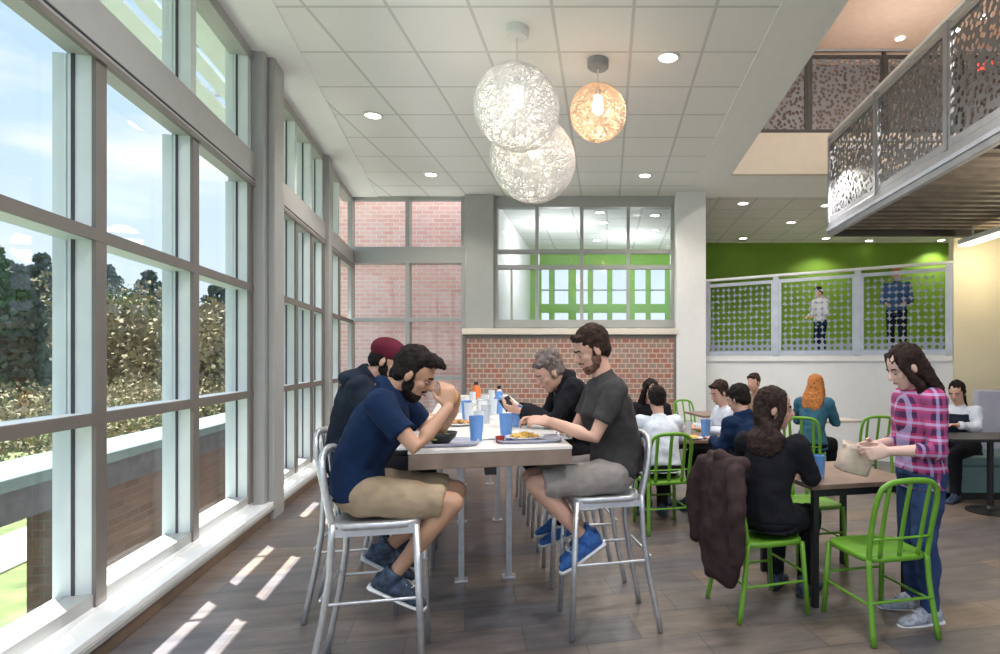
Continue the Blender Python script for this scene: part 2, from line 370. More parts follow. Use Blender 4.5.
for i, (a, b) in enumerate(((5.5, 6.0), (8.3, 8.5))):
    wobj('trim_%d' % (7+i), M['frame'], [(a, b, -.2, .10, 0, CEIL), (a+.1, b-.1, .1, .16, 0, CEIL)] if i == 0 else (a, b, -.2, .07, 0, CEIL), kind='structure', bevel=.01)
# exterior sun shade at roof height: boards with two open slots
sh = wobj('sun_shade', M['mull'], [(-3.6, YB, -.535, -.50, 4.49, 4.53)])
tag(sh, 'pale slotted sun shade boards fixed outside above the tall windows', 'sun shade')
wobj('shade_board', M['mull'], [(-3.6, YB, -.795, -.625, 4.49, 4.53)], parent=sh)
wobj('shade_board', M['mull'], [(-3.6, YB, -1.08, -.885, 4.49, 4.53)], parent=sh)
for k in range(-2, 10): y = k*1.13+.32; wobj('shade_bracket', M['frame'], (y-.012, y, -1.08, -.48, 4.53, 4.60), parent=sh)

# back-left glazed corner, brick wing outside it
xs = [-4.46, -3.465, -2.50]
w4 = struct('window_4', M['frame'], (-4.5, -2.44, YB-.1, YB+.1, 3.18, 3.47), (-4.5, -4.43, YB-.1, YB+.05, 0, CEIL), (-4.5, -2.44, YB-.05, YB+.05, 4.28, CEIL), (-4.5, -2.44, YB-.05, YB+.05, 0, .2), bevel=.004)
for x in xs[1:]: bbox('mullion', M['frame'], (x-.035, x+.035, YB-.09, YB+.05, .2, 4.3), w4)
for z in (1.19, 2.20): bbox('transom', M['frame'], (-4.46, -2.44, YB-.08, YB+.04, z-.035, z+.035), w4)
for i in (0, 1):
    for z0, z1 in ((.2, 1.155), (1.225, 2.165), (2.235, 3.18), (3.47, 4.28)):
        bbox('pane', M['glass'], (xs[i]+.035, xs[i+1]-.035, YB-.02, YB-.012, z0, z1), w4)
struct('trim_9', M['frame'], (-2.44, -1.95, YB-.2, YB+.15, 0, CEIL), bevel=.01)
bw = struct('brick_wing', M['brick'], (-6.9, -2.25, 11.6, 12.0, -1.3, 6.5)); del bw['kind']
tag(bw, 'pinkish brick wall of the neighbouring wing outside the corner window', 'brick wall')

# interior glazed opening into the green room, with the checkered brick half wall below
wn = struct('window_5', M['frame'], (-1.95, 1.17, YB-.08, YB+.1, 4.16, CEIL), (-1.95, 1.17, YB-.08, YB+.1, 2.06, 2.20), (-1.95, -1.90, YB-.08, YB+.08, 2.2, 4.2), (1.11, 1.17, YB-.08, YB+.08, 2.2, 4.2), bevel=.004)
vx = [-1.9, -1.66, -1.22, -.44, .37, 1.11]
for x in vx[2:-1]: bbox('mullion', M['frame'], (x-.028, x+.028, YB-.07, YB+.05, 2.2, 4.18), wn)
bbox('mullion', M['frame'], (-1.685, -1.655, YB-.04, YB+.05, 2.2, 3.12), wn)
for z, d in ((3.39, .05), (3.12, .05)): bbox('transom', M['frame'], (-1.9, 1.11, YB-.06, YB+.04, z-d/2-.01, z+d/2+.01), wn)
for i in range(4):
    a, b = [vx[0], vx[2], vx[3], vx[4], vx[5]][i:i+2]
    for z0, z1 in ((2.2, 3.08), (3.16, 3.35), (3.43, 4.16)):
        bbox('pane', M['glass'], (a+.02, b-.02, YB, YB+.008, z0, z1), wn)
struct('wall_back', M['brickc'], (-2.4, 1.17, YB-.35, YB+.02, 0, 1.93))
struct('trim_10', M['tanfascia'], (-2.44, 1.20, YB-.42, YB+.02, 1.93, 2.03), bevel=.008)
struct('trim_11', M['frameD'], (1.13, 1.19, YB-.37, YB-.3, 0, 2.0), (-2.44, -2.38, YB-.37, YB-.3, 0, 2.0), (-2.4, 1.17, YB-.36, YB-.34, 1.86, 1.93))
struct('wall_column', M['colwhite'], (1.17, 1.67, YB-.38, YB+.1, 0, CEIL), bevel=.01)
bpy.data.objects['wall_column'].name = 'trim_12'
# green room beyond
struct('wall_green_room_left', M['white'], (-2.2, -1.98, 10.7, 16, 0, CEIL)).name = 'wall_far_left'
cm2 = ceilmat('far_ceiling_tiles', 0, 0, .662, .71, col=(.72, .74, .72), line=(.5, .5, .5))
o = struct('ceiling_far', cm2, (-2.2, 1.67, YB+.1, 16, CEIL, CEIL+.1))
def greenwall():
    bars = []
    y0, y1 = 15.5, 15.6
    bars.append((-2.0, 1.9, y0, y1, 3.95, 4.35)); bars.append((-2.0, 1.9, y0, y1, 2.72, 2.95)); bars.append((-2.0, 1.9, y0, y1, 0, 1.6))
    x = -2.0
    for w in (.3, .12, .2, .12, .14, .22, .12, .16): bars.append((x, x+w, y0-.01, y1, 1.6, 4.0)); x += .5
    return bars
struct('wall_far', M['limewall'], *greenwall())
struct('window_6', M['frame'], (-2.0, 1.9, 15.62, 15.66, 3.3, 3.34), (-2.0, 1.9, 15.62, 15.66, 2.2, 2.24), *[(x, x+.04, 15.62, 15.66, 1.6, 3.95) for x in (-1.4, -.9, -.4, .1, .6, 1.1, 1.6)])
# right part: tiled ceiling beyond, green wall, raised level with rail
struct('ceiling_right', M['gyp'], (1.91, 9.2, 9.30, YB, CEIL, CEIL+.1))
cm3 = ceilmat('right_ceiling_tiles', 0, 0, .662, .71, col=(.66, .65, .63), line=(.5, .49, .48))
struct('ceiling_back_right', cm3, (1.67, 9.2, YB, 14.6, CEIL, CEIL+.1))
struct('wall_back_right', M['greenwall'], (1.67, 9.2, 14.6, 14.75, 0, CEIL))
struct('wall_divider', M['brown'], (1.67, 1.72, YB-.1, 14.6, 0, CEIL)).name = 'wall_partition'
# raised level
A = V((1.70, 10.4, 0)); B = V((4.84, 8.4, 0)); RZ = 1.58
def prism(bm, pts, z0, z1):
    lo = [bm.verts.new((p[0], p[1], z0)) for p in pts]; hi = [bm.verts.new((p[0], p[1], z1)) for p in pts]; n = len(pts)
    bm.faces.new(lo[::-1]); bm.faces.new(hi)
    for i in range(n): bm.faces.new((lo[i], lo[(i+1) % n], hi[(i+1) % n], hi[i]))
bm = bmesh.new(); prism(bm, [(1.73, 10.45), (4.9, 8.45), (9.0, 8.55), (9.0, 14.6), (1.73, 14.6)], 0, RZ-.06)
obj('floor_raised', bm, M['colwhite'])['kind'] = 'structure'
d = (B-A).normalized(); nrm = V((d.y, -d.x, 0))      # toward the camera
bm = bmesh.new(); prism(bm, [A+nrm*.0, B+nrm*.0, B-nrm*.12, A-nrm*.12], 0, RZ); obj('wall_low', bm, M['colwhite'])['kind'] = 'structure'
bm = bmesh.new(); prism(bm, [A+nrm*.03, B+nrm*.03, B-nrm*.15, A-nrm*.15], RZ-.10, RZ-.01); obj('trim_13', bm, M['white'])['kind'] = 'structure'

def railing(name, label, P0, P1, z0, h, npan, meshm, framem, railm, post=.05, skew=None, cap=None):
    """posts, framed perforated panels and a handrail between two points"""
    P0 = V((P0[0], P0[1], 0)); P1 = V((P1[0], P1[1], 0)); d = P1-P0; Ln = d.length; ang = math.atan2(d.y, d.x)
    r = empty(name, label, 'railing', (P0.x, P0.y, z0), ang)
    seg = Ln/npan
    for i in range(npan+1):
        x = min(max(i*seg, post/2), Ln-post/2)
        bbox('post', framem, (x-post/2, x+post/2, -.03, .03, -.02, h-.03), r)
    for i in range(npan):
        a = i*seg+post/2; b = (i+1)*seg-post/2
        p = bbox('panel', meshm, (a+.03, b-.03, -.003, .003, .06, h-.12), r)
        bm = bmesh.new()
        box(bm, a, b, -.018, .018, .0, .065); box(bm, a, b, -.018, .018, h-.14, h-.09); box(bm, a, a+.035, -.018, .018, .065, h-.14); box(bm, b-.035, b, -.018, .018, .065, h-.14)
        obj('panel_frame', bm, framem, r)
    bm = bmesh.new(); box(bm, 0, Ln, -.035, .035, h-.04, h); obj('handrail', bm, railm, r, bevel=.008)
    return r
railing('raised_level_railing', 'pale blue steel railing of perforated panels on top of the low white wall', A, B, RZ, 1.31, 3, M['railmesh'], M['steelblue'], M['colwhite'], post=.09)
# cream wall at right
struct('wall_right', M['cream'], (4.84, 7.5, 8.38, 8.5, 0, 3.2))
# upper level edge, its rail and what lies behind
struct('trim_14', M['tanfascia'], (1.91, 9.0, 9.19, 9.3, CEIL, 4.98))
struct('floor_upper', M['tanceil'], (1.91, 9.0, 9.3, 13.2, 4.6, 4.96))
railing('upper_level_railing', 'dark steel lattice railing along the upper floor edge behind the walkway', (1.93, 9.24), (6.6, 9.24), 4.98, 1.30, 4, M['lattice'], M['darksteel'], M['steel'])
struct('wall_upper_back', M['brown'], (1.7, 9.0, 13, 13.2, 4.96, 7.9))
struct('wall_upper_left', M['tanfascia'], (1.75, 1.9, -4, 13, 4.98, 7.9))
struct('ceiling_upper', M['tanceil'], (1.75, 9.0, -4, 13.2, 7.9, 8.0))
struct('wall_far_right', M['tanfascia'], (9.0, 9.1, -4, 14.6, 0, 7.9))
# walkway landing at right, nearer
wk = empty('walkway', 'raised steel walkway with corrugated underside at upper right', 'walkway', (3.08, 0, 3.22))
bbox('edge_beam', M['steel'], (0, .06, -1.0, 8.38, 0, .20), wk, bevel=.006)
bbox('edge_lip', M['steelblue'], (-.015, .0, -1.0, 8.38, .07, .11), wk)
bbox('edge_beam', M['darksteel'], (.06, 4.4, 8.32, 8.38, .0, .2), wk)
bbox('deck_floor', M['deck'], (.06, 4.4, -1, 8.32, .12, .2), wk)
bm = bmesh.new()
for k in range(46): y = -1+.2*k; box(bm, .06, 4.4, y, y+.09, .04, .12)
obj('deck_ribs', bm, M['deck'], wk)
railing('walkway_railing', 'grey lattice railing with pale handrail along the near walkway edge', (3.10, 8.35), (3.10, -.35), 3.42, 1.19, 6, M['lattice'], M['steel'], M['colwhite'])
railing('walkway_end_railing', 'grey lattice railing across the far end of the walkway', (3.12, 8.35), (6.6, 8.35), 3.42, 1.15, 3, M['lattice'], M['steel'], M['steel'])
# lit strip fixture under the walkway
lf = empty('strip_light', 'white linear strip light under the walkway beside the cream wall', 'light', (4.79, 7.2, 3.02))
bbox('housing', M['colwhite'], (0, .16, 0, 1.0, .05, .12), lf, bevel=.01)
bbox('diffuser', mat('strip_diffuser', (1, .95, .85), .5, emit=(1, .85, .6), es=6), (.01, .15, .01, .99, .03, .05), lf)
bbox('hanger', M['steel'], (.07, .09, .2, .22, .12, .26), lf); bbox('hanger', M['steel'], (.07, .09, .78, .8, .12, .26), lf)
# exit sign upstairs
sg = bbox('exit_sign', mat('red_sign', (.8, .05, .03), .5, emit=(1, .08, .04), es=1.2), (-.14, .14, -.02, .02, -.09, .09)); sg.location = at(985, 66, 12.0)
tag(sg, 'small red lit sign upstairs seen through the walkway lattice', 'sign')
bbox('hanger', M['steel'], (-.01, .01, -.01, .01, .09, 7.9-sg.location.z), sg)

# ------------------------------------------------------------------ lights in ceilings
def spot(loc, power, col=(1, .9, .76), ang=130, rad=.05, blend=.6):
    l = bpy.data.lights.new('spot', 'SPOT'); l.energy = power; l.color = col; l.spot_size = math.radians(ang); l.spot_blend = blend; l.shadow_soft_size = rad
    o = bpy.data.objects.new('lamp_spot', l); C.objects.link(o); o.location = loc; return o
def point(loc, power, col=(1, .9, .78), rad=.1):
    l = bpy.data.lights.new('point', 'POINT'); l.energy = power; l.color = col; l.shadow_soft_size = rad
    o = bpy.data.objects.new('lamp_point', l); C.objects.link(o); o.location = loc; return o
def downlight(x, y, z, label, group, power=60, first=[None], col=(1, .9, .76)):
    if first[0] is None:
        r = empty('downlight', label, 'light', (x, y, z), 0, group)
        bm = bmesh.new(); lathe(bm, [(.115, 0), (.115, -.012), (.09, -.016), (.085, -.004)], 28); obj('trim_ring', bm, M['white'], r, smooth=True)
        bm = bmesh.new(); lathe(bm, [(.084, .0), (.084, -.010), (.05, -.013)], 24); obj('lens', bm, M['bulb'], r)
        first[0] = r
    else: r = dup(first[0], (x, y, z), 0, label, group)
    if power: spot((x, y, z-.03), power, col)
    return r
DL = [((668, 57), 'round recessed downlight in the ceiling right of the pendant globes, brightest'), ((645, 175), 'small round recessed downlight near the white column'),
      ((373, 115), 'round recessed downlight nearest the tall windows'), ((431, 174), 'round recessed downlight above the brick corner window')]
for (px, py), lb in DL:
    Y = (CEIL-EYE)*F/(PY-py); downlight((px-PX)*Y/F, Y, CEIL, lb, 'downlights in the main ceiling')
for px, py, pw, wh_ in ((743, 203, 60, 'nearest the white column'), (791, 222, 70, 'in the middle of the group'), (743, 238, 0, 'by the green wall, closest to the white column'), (826, 205, 0, 'nearest the tan fascia, by the walkway end'), (826, 238, 60, 'by the green wall, below the walkway end'), (869, 244, 0, 'by the green wall, under the walkway'), (941, 240, 60, 'by the green wall, next to the cream wall')):
    Y = min((CEIL-EYE)*F/(PY-py), 14.3); downlight((px-PX)*Y/F, Y, CEIL, 'warm downlight in the grey ceiling, '+wh_, 'downlights before the green wall', pw)
for px, py, wh_ in ((600, 212, 'nearest of the middle row'), (603, 222, 'second of the middle row'), (606, 231, 'third of the middle row'), (597, 240, 'deepest of the middle row'), (655, 215, 'nearer of the right pair'), (655, 230, 'farther of the right pair')):
    Y = min((CEIL-EYE)*F/(PY-py), 15.2); downlight((px-PX)*Y/F, Y, CEIL, 'small downlight in the green room behind glass, '+wh_, 'downlights of the green room', 0)
for px, py, wh_ in ((900, 38, 'left of the walkway handrail'), (955, 30, 'seen through the walkway lattice'), (985, 16, 'at the top right corner')):
    Y = 6.4*F/(PY-py); downlight((px-PX)*Y/F, Y, 7.9, 'warm downlight in the tan upper ceiling '+wh_, 'downlights of the upper floor', 70 if px == 900 else 30, col=(1, .78, .55))

# ------------------------------------------------------------------ pendant globes of wound thread
def pendant(px, py, rpx, Y, label, tm, nth=150, power=40, canm=None):
    R = rpx*Y/F; c = at(px, py, Y)
    r = empty('globe_pendant', label, 'pendant lamp', (c.x, c.y, CEIL))
    h = CEIL-c.z
    bm = bmesh.new(); lathe(bm, [(.10, 0), (.10, -.07), (.085, -.085), (.02, -.09)], 28); obj('canopy', bm, canm or M['white'], r, smooth=False)
    bm = bmesh.new(); tube(bm, [(0, 0, -.09), (0, 0, -h+R*.3)], .006, 8); obj('cord', bm, M['white'], r)
    bm = bmesh.new(); rnd = random.Random(int(px))
    for k in range(nth):      # each winding is a near-great circle
        ax = V((rnd.gauss(0, 1), rnd.gauss(0, 1), rnd.gauss(0, 1))).normalized(); a = ax.orthogonal().normalized(); b = ax.cross(a)
        off = rnd.uniform(-.25, .25)*R; rr = math.sqrt(R*R-off*off); w = .0021*R/.36; n = 44; ring = []
        ph = rnd.random()*6
        for i in range(n):
            th = 2*PI*i/n; o_ = ax*(off+R*.03*math.sin(3*th+ph)); dirv = (a*math.cos(th)+b*math.sin(th)); p = dirv*rr+o_
            ring.append((bm.verts.new(p+ax*w), bm.verts.new(p*(1+.9*w/R)), bm.verts.new(p-ax*w)))
        for i in range(n):
            u, v = ring[i], ring[(i+1) % n]
            bm.faces.new((u[0], v[0], v[1], u[1])); bm.faces.new((u[1], v[1], v[2], u[2])); bm.faces.new((u[2], v[2], v[0], u[0]))
    s = obj('thread_globe', bm, tm, r); s.location = (0, 0, -h)
    bm = bmesh.new(); lathe(bm, [(.03, .10), (.045, .06), (.055, 0), (.05, -.05), (.02, -.08)][::-1], 20); bl = obj('bulb', bm, M['bulb'], r, smooth=True); bl.location = (0, 0, -h+R*.25)
    bm = bmesh.new(); lathe(bm, [(.03, .09), (.03, .16), (.015, .18)], 16); k = obj('socket', bm, M['steel'], r); k.location = (0, 0, -h+R*.25)
    point((c.x, c.y, c.z+R*.25-.12), power, rad=.06)
    return r
pendant(517, 108, 42, 5.15, 'large white wound-thread globe pendant, the nearer and higher of the overlapping two', M['thread'], 270, 5)
pendant(533, 160, 42, 5.95, 'large white thread globe pendant hanging low behind the nearer large globe', M['thread'], 270, 5)
pendant(598, 113, 28, 5.7, 'small warm orange thread globe pendant with grey canopy', M['threadw'], 230, 5, M['steel'])

# ------------------------------------------------------------------ outdoors
def ground(name, m, pts, z, label, cat, th=.1):
    bm = bmesh.new(); prism(bm, pts, z-th, z); o = obj(name, bm, m); tag(o, label, cat); return o
g = ground('lawn', M['grass'], [(-90, -20), (-2.0, -20), (-1.75, -5), (-4.7, 12), (-4.7, 80), (-90, 80)], -1.3, 'green lawn outside below the windows', 'lawn'); g['kind'] = 'structure'
g = ground('footpath', M['path'], [W(-2, -5.2, 0), W(-2, -4.0, 0), W(40, -4.0, 0), W(40, -5.2, 0)], -1.27, 'pale concrete footpath across the lawn', 'path', .03); g['kind'] = 'structure'
gw = wobj('garden_wall', M['brickd'], (5.7, 11.0, -1.85, -1.52, -1.3, .3)); tag(gw, 'brown brick garden wall with slate coping outside the windows', 'wall')
wobj('coping', M['coping'], (-3, 11.2, -2.1, -1.45, .5, .6), parent=gw, bevel=.01)
wobj('fascia', M['darkfascia'], (-3, 11.2, -1.9, -1.5, .24, .5), parent=gw)
wobj('pier', M['brickd'], (1.6, 2.2, -1.88, -1.5, -1.3, .3), parent=gw)
def tree(kind, base, h, cr, m, label, conif=False, n=2600, lf=.28, seed=0):
    rnd = random.Random(seed); t = empty('tree', label, 'tree', base, 0, None)
    bm = bmesh.new(); tube(bm, [(0, 0, 0), (.1, 0, h*.35), (0, .1, h*.7), (0, 0, h*.93)], [.028*h, .022*h, .013*h, .004*h], 8)
    nb = 16 if conif else 9
    for k in range(nb):
        z = h*(.18+.75*k/nb); a = rnd.random()*6.28; r_ = cr*(1-z/h)*1.0 if conif else cr*.7
        tube(bm, [(0, 0, z), (r_*math.cos(a), r_*math.sin(a), z+(0 if conif else h*.12))], [.008*h, .003*h], 6)
    obj('trunk', bm, M['bark'], t)
    bm = bmesh.new()
    blobs = [] if conif else [(V((rnd.uniform(-.6, .6)*cr, rnd.uniform(-.6, .6)*cr, h*rnd.uniform(.35, .88))), cr*rnd.uniform(.3, .6)) for _ in range(16)]
    for i in range(n):
        if conif:
            k = rnd.random()**.8; lay = math.floor(k*13)/13+.02*rnd.random(); z = h*(.12+.86*lay); R = cr*(1-lay)**.85*(.35+.65*rnd.random()**.5)*(1+.25*math.sin(lay*91)); a = rnd.random()*6.28
            p = V((R*math.cos(a), R*math.sin(a), z-R*.18+rnd.uniform(0, .05)*h))
        else:
            c, r_ = blobs[i % len(blobs)]; v = V((rnd.gauss(0, 1), rnd.gauss(0, 1), rnd.gauss(0, 1))).normalized(); p = c+v*r_*rnd.uniform(.55, 1.05)
        q = Euler((rnd.random()*6, rnd.random()*6, rnd.random()*6)).to_matrix(); s = lf*rnd.uniform(.5, 1.2)
        bm.faces.new([bm.verts.new(p+q@V(w)*s) for w in ((-.5, -.2, 0), (0, -.4, .1), (.55, .05, 0), (0, .4, -.1))])
    me = bpy.data.meshes.new('foliage'); bm.to_mesh(me); bm.free(); link('foliage', me, m, t)
    return t
TR = [(-6, 240, 24, .0, 2.2, 'pine', True), (18, 262, 20, 0, 1.5, 'pine', True), (42, 250, 28, 0, 2.4, 'pine', True), (75, 300, 32, 0, 3.4, 'leaf', False), (122, 290, 24, 0, 2.8, 'leafb', False),
      (150, 268, 36, 0, 3.0, 'pine', True), (167, 308, 27, 0, 2.6, 'leaf', False), (205, 305, 23, 0, 2.2, 'leafb', False), (222, 272, 31, 0, 2.6, 'pine', True), (238, 312, 36, 0, 3.4, 'leaf', False), (108, 262, 40, 0, 3.2, 'pine', True)]
TL = ['tall dark pine at the far left edge of the windows', 'narrow dark pine just inside the first window pane', 'dark pine beside the first mullion', 'olive leafy tree behind the first mullion', 'rusty autumn tree in the second window pane',
      'dark pine rising behind the rusty autumn tree', 'olive leafy tree at the second mullion', 'rusty autumn tree in the third window pane', 'dark pine in the third window pane', 'olive leafy tree beside the grey pier', 'dark distant pine left of the rusty autumn tree']
for i, (px, py, Y, _, cr, kd, cf) in enumerate(TR):
    p = at(px, py, Y); tree(kd, (p.x, p.y, -1.3), p.z+1.3, cr, M[kd], TL[i], cf, 3600 if cf else 7500, .26 if cf else .20, i)
# low scrub hedge behind the garden wall (nobody could count it)
bm = bmesh.new(); rnd = random.Random(3)
for i in range(26000):
    p = W(rnd.uniform(2, 30), -rnd.uniform(6, 10), rnd.uniform(-1.3, 1.0)*rnd.random()**.2); q = Euler((rnd.random()*6, rnd.random()*6, 0)).to_matrix(); s = .10*rnd.uniform(.5, 1.2)
    bm.faces.new([bm.verts.new(p+q@V(w)*s) for w in ((-.5, -.2, 0), (0, -.4, .1), (.55, .05, 0), (0, .4, -.1))])
me = bpy.data.meshes.new('hedge'); bm.to_mesh(me); bm.free(); tag(link('hedge', me, M['leafb']), 'scrubby green and brown undergrowth below the trees', 'hedge', kind='stuff')

# ------------------------------------------------------------------ furniture
def chair(name, label, cat, m, sh_=.45, top=.87, foot=.0, splay=.05, w=.40, dpt=.40, rungs=(.2,), group=None, slats=3, lr=.0135, lean=.075, apron=0):
    """metal school chair, facing local +X"""
    t = empty(name, label, cat, (0, 0, 0), 0, group); hw = w/2; hd = dpt/2
    # dished seat with rounded outline
    bm = bmesh.new(); n = 28; prof = []
    for k in range(n):
        a = 2*PI*k/n; ca, sa = math.cos(a), math.sin(a); e = .42
        prof.append((hd*math.copysign(abs(ca)**e, ca), hw*math.copysign(abs(sa)**e, sa)))
    rings = []
    for s, z in ((.0, sh_-.014), (.5, sh_-.012), (.85, sh_-.003), (.97, sh_), (1.0, sh_-.006), (1.0, sh_-.03), (.95, sh_-.032)):
        rings.append([bm.verts.new((x*max(s, .01), y*max(s, .01), z)) for x, y in prof])
    for r, q in zip(rings, rings[1:]):
        for i in range(n): bm.faces.new((r[i], r[(i+1) % n], q[(i+1) % n], q[i]))
    bm.faces.new(rings[0][::-1]); bm.faces.new(rings[-1]); obj('seat', bm, m, t, smooth=True)
    if apron:
        for q in ((-hd+.01, -hd+.025, -hw+.01, hw-.01), (hd-.025, hd-.01, -hw+.01, hw-.01), (-hd+.025, hd-.025, -hw+.01, -hw+.025), (-hd+.025, hd-.025, hw-.025, hw-.01)): bbox('apron', m, (*q, sh_-apron, sh_-.025), t)
    for s in (-1, 1):
        bm = bmesh.new(); tube(bm, [(hd-.025, s*(hw-.02), sh_-.02), (hd+.005, s*(hw-.005), 0.006)], lr, 10, 'flat', 1.25); obj('leg', bm, m, t, smooth=True)
        bm = bmesh.new(); tube(bm, [(-hd+.015, s*(hw-.018), sh_), (-hd+.0, s*(hw-.016), sh_*.6), (-hd-splay, s*(hw-.0), 0.006)], lr, 10, 'flat', 1.25, 1); obj('leg', bm, m, t, smooth=True)
        for rz_ in rungs:
            f = 1-rz_/sh_; bm = bmesh.new(); tube(bm, [(hd-.025+.03*f, s*(hw-.012), rz_), (-hd-splay*.45*f+.0, s*(hw-.012), rz_)], .008, 8); obj('stretcher', bm, m, t, smooth=True)
    for rz_, x in ([(rungs[0]+.05, hd-.01)] + ([(rungs[0]+.02, -hd-splay*.4)])):
        bm = bmesh.new(); tube(bm, [(x, -hw+.015, rz_), (x, hw-.015, rz_)], .008, 8); obj('stretcher', bm, m, t, smooth=True)
    hh = top-sh_
    pts = [(-hd+.015, -(hw-.018), sh_-.02), (-hd-.01, -(hw-.012), sh_+hh*.35), (-hd-lean*.8, -(hw-.012), top-.09), (-hd-lean, -(hw-.05), top-.012), (-hd-lean-.012, 0, top+.004)]
    pts = pts + [(x, -y, z) for x, y, z in pts[:-1][::-1]]
    bm = bmesh.new(); tube(bm, pts, lr, 10, 'flat', 1.2, 2); obj('back_frame', bm, m, t, smooth=True)
    for k in range(slats):
        y = (k-(slats-1)/2)*w*.62/max(1, slats-1)*1.0
        bm = bmesh.new(); tube(bm, [(-hd+.01, y*.95, sh_-.01), (-hd-.02, y, sh_+hh*.4), (-hd-lean-.004, y, top-.012)], .006, 8, 'flat', 2.6, 1, up=(1, 0, 0)); obj('slat', bm, m, t, smooth=True)
    bm = bmesh.new(); tube(bm, [(-hd-.004, -(hw-.02), sh_+.1), (-hd-.015, 0, sh_+.1), (-hd-.004, (hw-.02), sh_+.1)], .006, 8, 'flat', 2.0, 1); obj('cross_rail', bm, m, t, smooth=True)
    return t
uang = math.atan2(U.y, U.x)
def stool_spots(side):
    base = V((-1.12, 2.94, 0)) if side < 0 else V((-.03, 3.45, 0))
    return base
st0 = chair('bar_stool', 'brushed aluminium bar stool under the man in the navy t-shirt', 'bar stool', M['alu'], .76, 1.075, splay=.09, w=.42, dpt=.40, rungs=(.40,), lr=.016, lean=.035, apron=.06, group='bar stools at the long table')
st0.location = (-1.10, 2.93, 0); st0.rotation_euler = (0, 0, WANG)
SG = 'bar stools at the long table'
stl = {1: 'aluminium bar stool under the man in the maroon cap', 2: 'empty aluminium bar stool by the windows, third from the front', 3: 'empty aluminium bar stool by the windows, fourth from the front', 4: 'empty aluminium bar stool by the windows, fifth from the front'}
for k in range(1, 5):
    p = V((-1.135, 2.93, 0))+U*(.80*k) - N*(.17 if k == 1 else 0); dup(st0, p, WANG, stl[k], SG)
strl = ['aluminium bar stool under the man in the grey t-shirt', 'aluminium bar stool under the man in the black jacket', 'empty aluminium bar stool behind the man in the black jacket', 'empty aluminium bar stool, second behind the man in the black jacket', 'empty aluminium bar stool at the far right of the long table']
for k in range(5): dup(st0, V((-.035, 3.44, 0))+U*(.76*k), WANG+PI, strl[k], SG)

# long communal table
T0 = V((-.98, 2.95, 0))
lt = empty('communal_table', 'long bar-height table with pale top and thick brown edge', 'table', T0, uang-PI/2)
bbox('tabletop', M['tabletop'], (0, .82, 0, 4.85, 1.035, 1.05), lt)
bbox('table_edge', M['tableedge'], (.002, .818, .002, 4.848, .955, 1.035), lt, bevel=.003)
for y in (1.1, 2.6, 4.3):
    for x in (.25, .57):
        bbox('leg', M['alu'], (x-.02, x+.02, y-.02, y+.02, .01, .955), lt, bevel=.004)
        bbox('foot', M['alu'], (x-.045, x+.045, y-.045, y+.045, 0, .012), lt, bevel=.003)
bbox('beam', M['darksteel'], (.38, .44, .2, 4.6, .88, .955), lt)
def tp(x, y, z=1.05): return T0 + N*x + U*y + V((0, 0, z))

def cup(name, p, m, label, r=.036, h=.13, group=None, first={}, liquid=None):
    key = (m.name, r, h)
    if key in first: return dup(first[key], p, 0, label, group)
    bm = bmesh.new(); lathe(bm, [(r*.75, 0), (r*.78, .004), (r, h), (r*.95, h), (r*.74, .01), (.002, .008)], 20)
    o = obj(name, bm, m, None, p, smooth=False); tag(o, label, 'cup', group); first[key] = o; return o
cg = 'blue cups on the long table'
for x, y, lb in ((.335, .31, 'blue plastic tumbler nearest the table front, left of the centre'), (.505, .404, 'blue plastic tumbler nearest the right tray'), (.286, 1.60, 'blue plastic tumbler behind the front left one, in front of the cap wearer'),
                 (.164, 1.86, 'blue plastic tumbler behind the hands of the man in navy'), (.55, 2.0, 'blue plastic tumbler standing behind the one by the right tray'), (.62, 1.0, 'blue plastic tumbler beside the left hand of the man in grey'), (.60, 2.9, 'blue plastic tumbler farthest down the long table')):
    cup('tumbler', tp(x, y), M['cupblue'], lb, .040, .14, cg)
for i, (x, y) in enumerate(((.36, .75), (.42, 1.25), (.3, 1.55), (.5, 1.9), (.25, 2.2), (.45, 2.6), (.6, 2.3), (.35, 3.1), (.55, 3.4))):
    cup('drinking_glass', tp(x, y), M['cupclear'], ['frosted clear glass just behind the front tumblers', 'frosted clear glass beside the bread plate', 'frosted clear glass left of the table middle, past the bread plate', 'frosted clear glass by the napkin dispenser, right side', 'frosted clear glass by the napkin dispenser, left side', 'frosted clear glass near the white bowl', 'frosted clear glass past the napkin dispenser near the right edge', 'frosted clear glass short of the orange bottle, left', 'frosted clear glass short of the orange bottle, right'][i], .034, .13, 'clear glasses on the long table')
def tray(p, m, label, rz=WANG, w=.36, d=.27):
    bm = bmesh.new(); n = 32; e = .4
    pr = [(math.copysign(abs(math.cos(a))**e, math.cos(a)), math.copysign(abs(math.sin(a))**e, math.sin(a))) for a in [2*PI*k/n for k in range(n)]]
    rings = [[bm.verts.new((x*w/2*s, y*d/2*s, z)) for x, y in pr] for s, z in ((.02, 0), (.9, 0), (1, .018), (.985, .02), (.89, .005), (.02, .005))]
    for r, q in zip(rings, rings[1:]):
        for i in range(n): bm.faces.new((r[i], r[(i+1) % n], q[(i+1) % n], q[i]))
    bm.faces.new(rings[0][::-1]); bm.faces.new(rings[-1])
    o = obj('tray', bm, m, None, p, smooth=True); o.rotation_euler = (0, 0, rz); tag(o, label, 'tray'); return o
def food(bm, n, r, h, rnd, s=.018):
    for _ in range(n):
        a = rnd.random()*6.28; q = r*rnd.random()**.5; ell(bm, (q*math.cos(a), q*math.sin(a), h*(1-.5*q/r)+rnd.uniform(0, .01)), (s*rnd.uniform(.6, 1.3), s*rnd.uniform(.5, 1), s*.5), n=8)
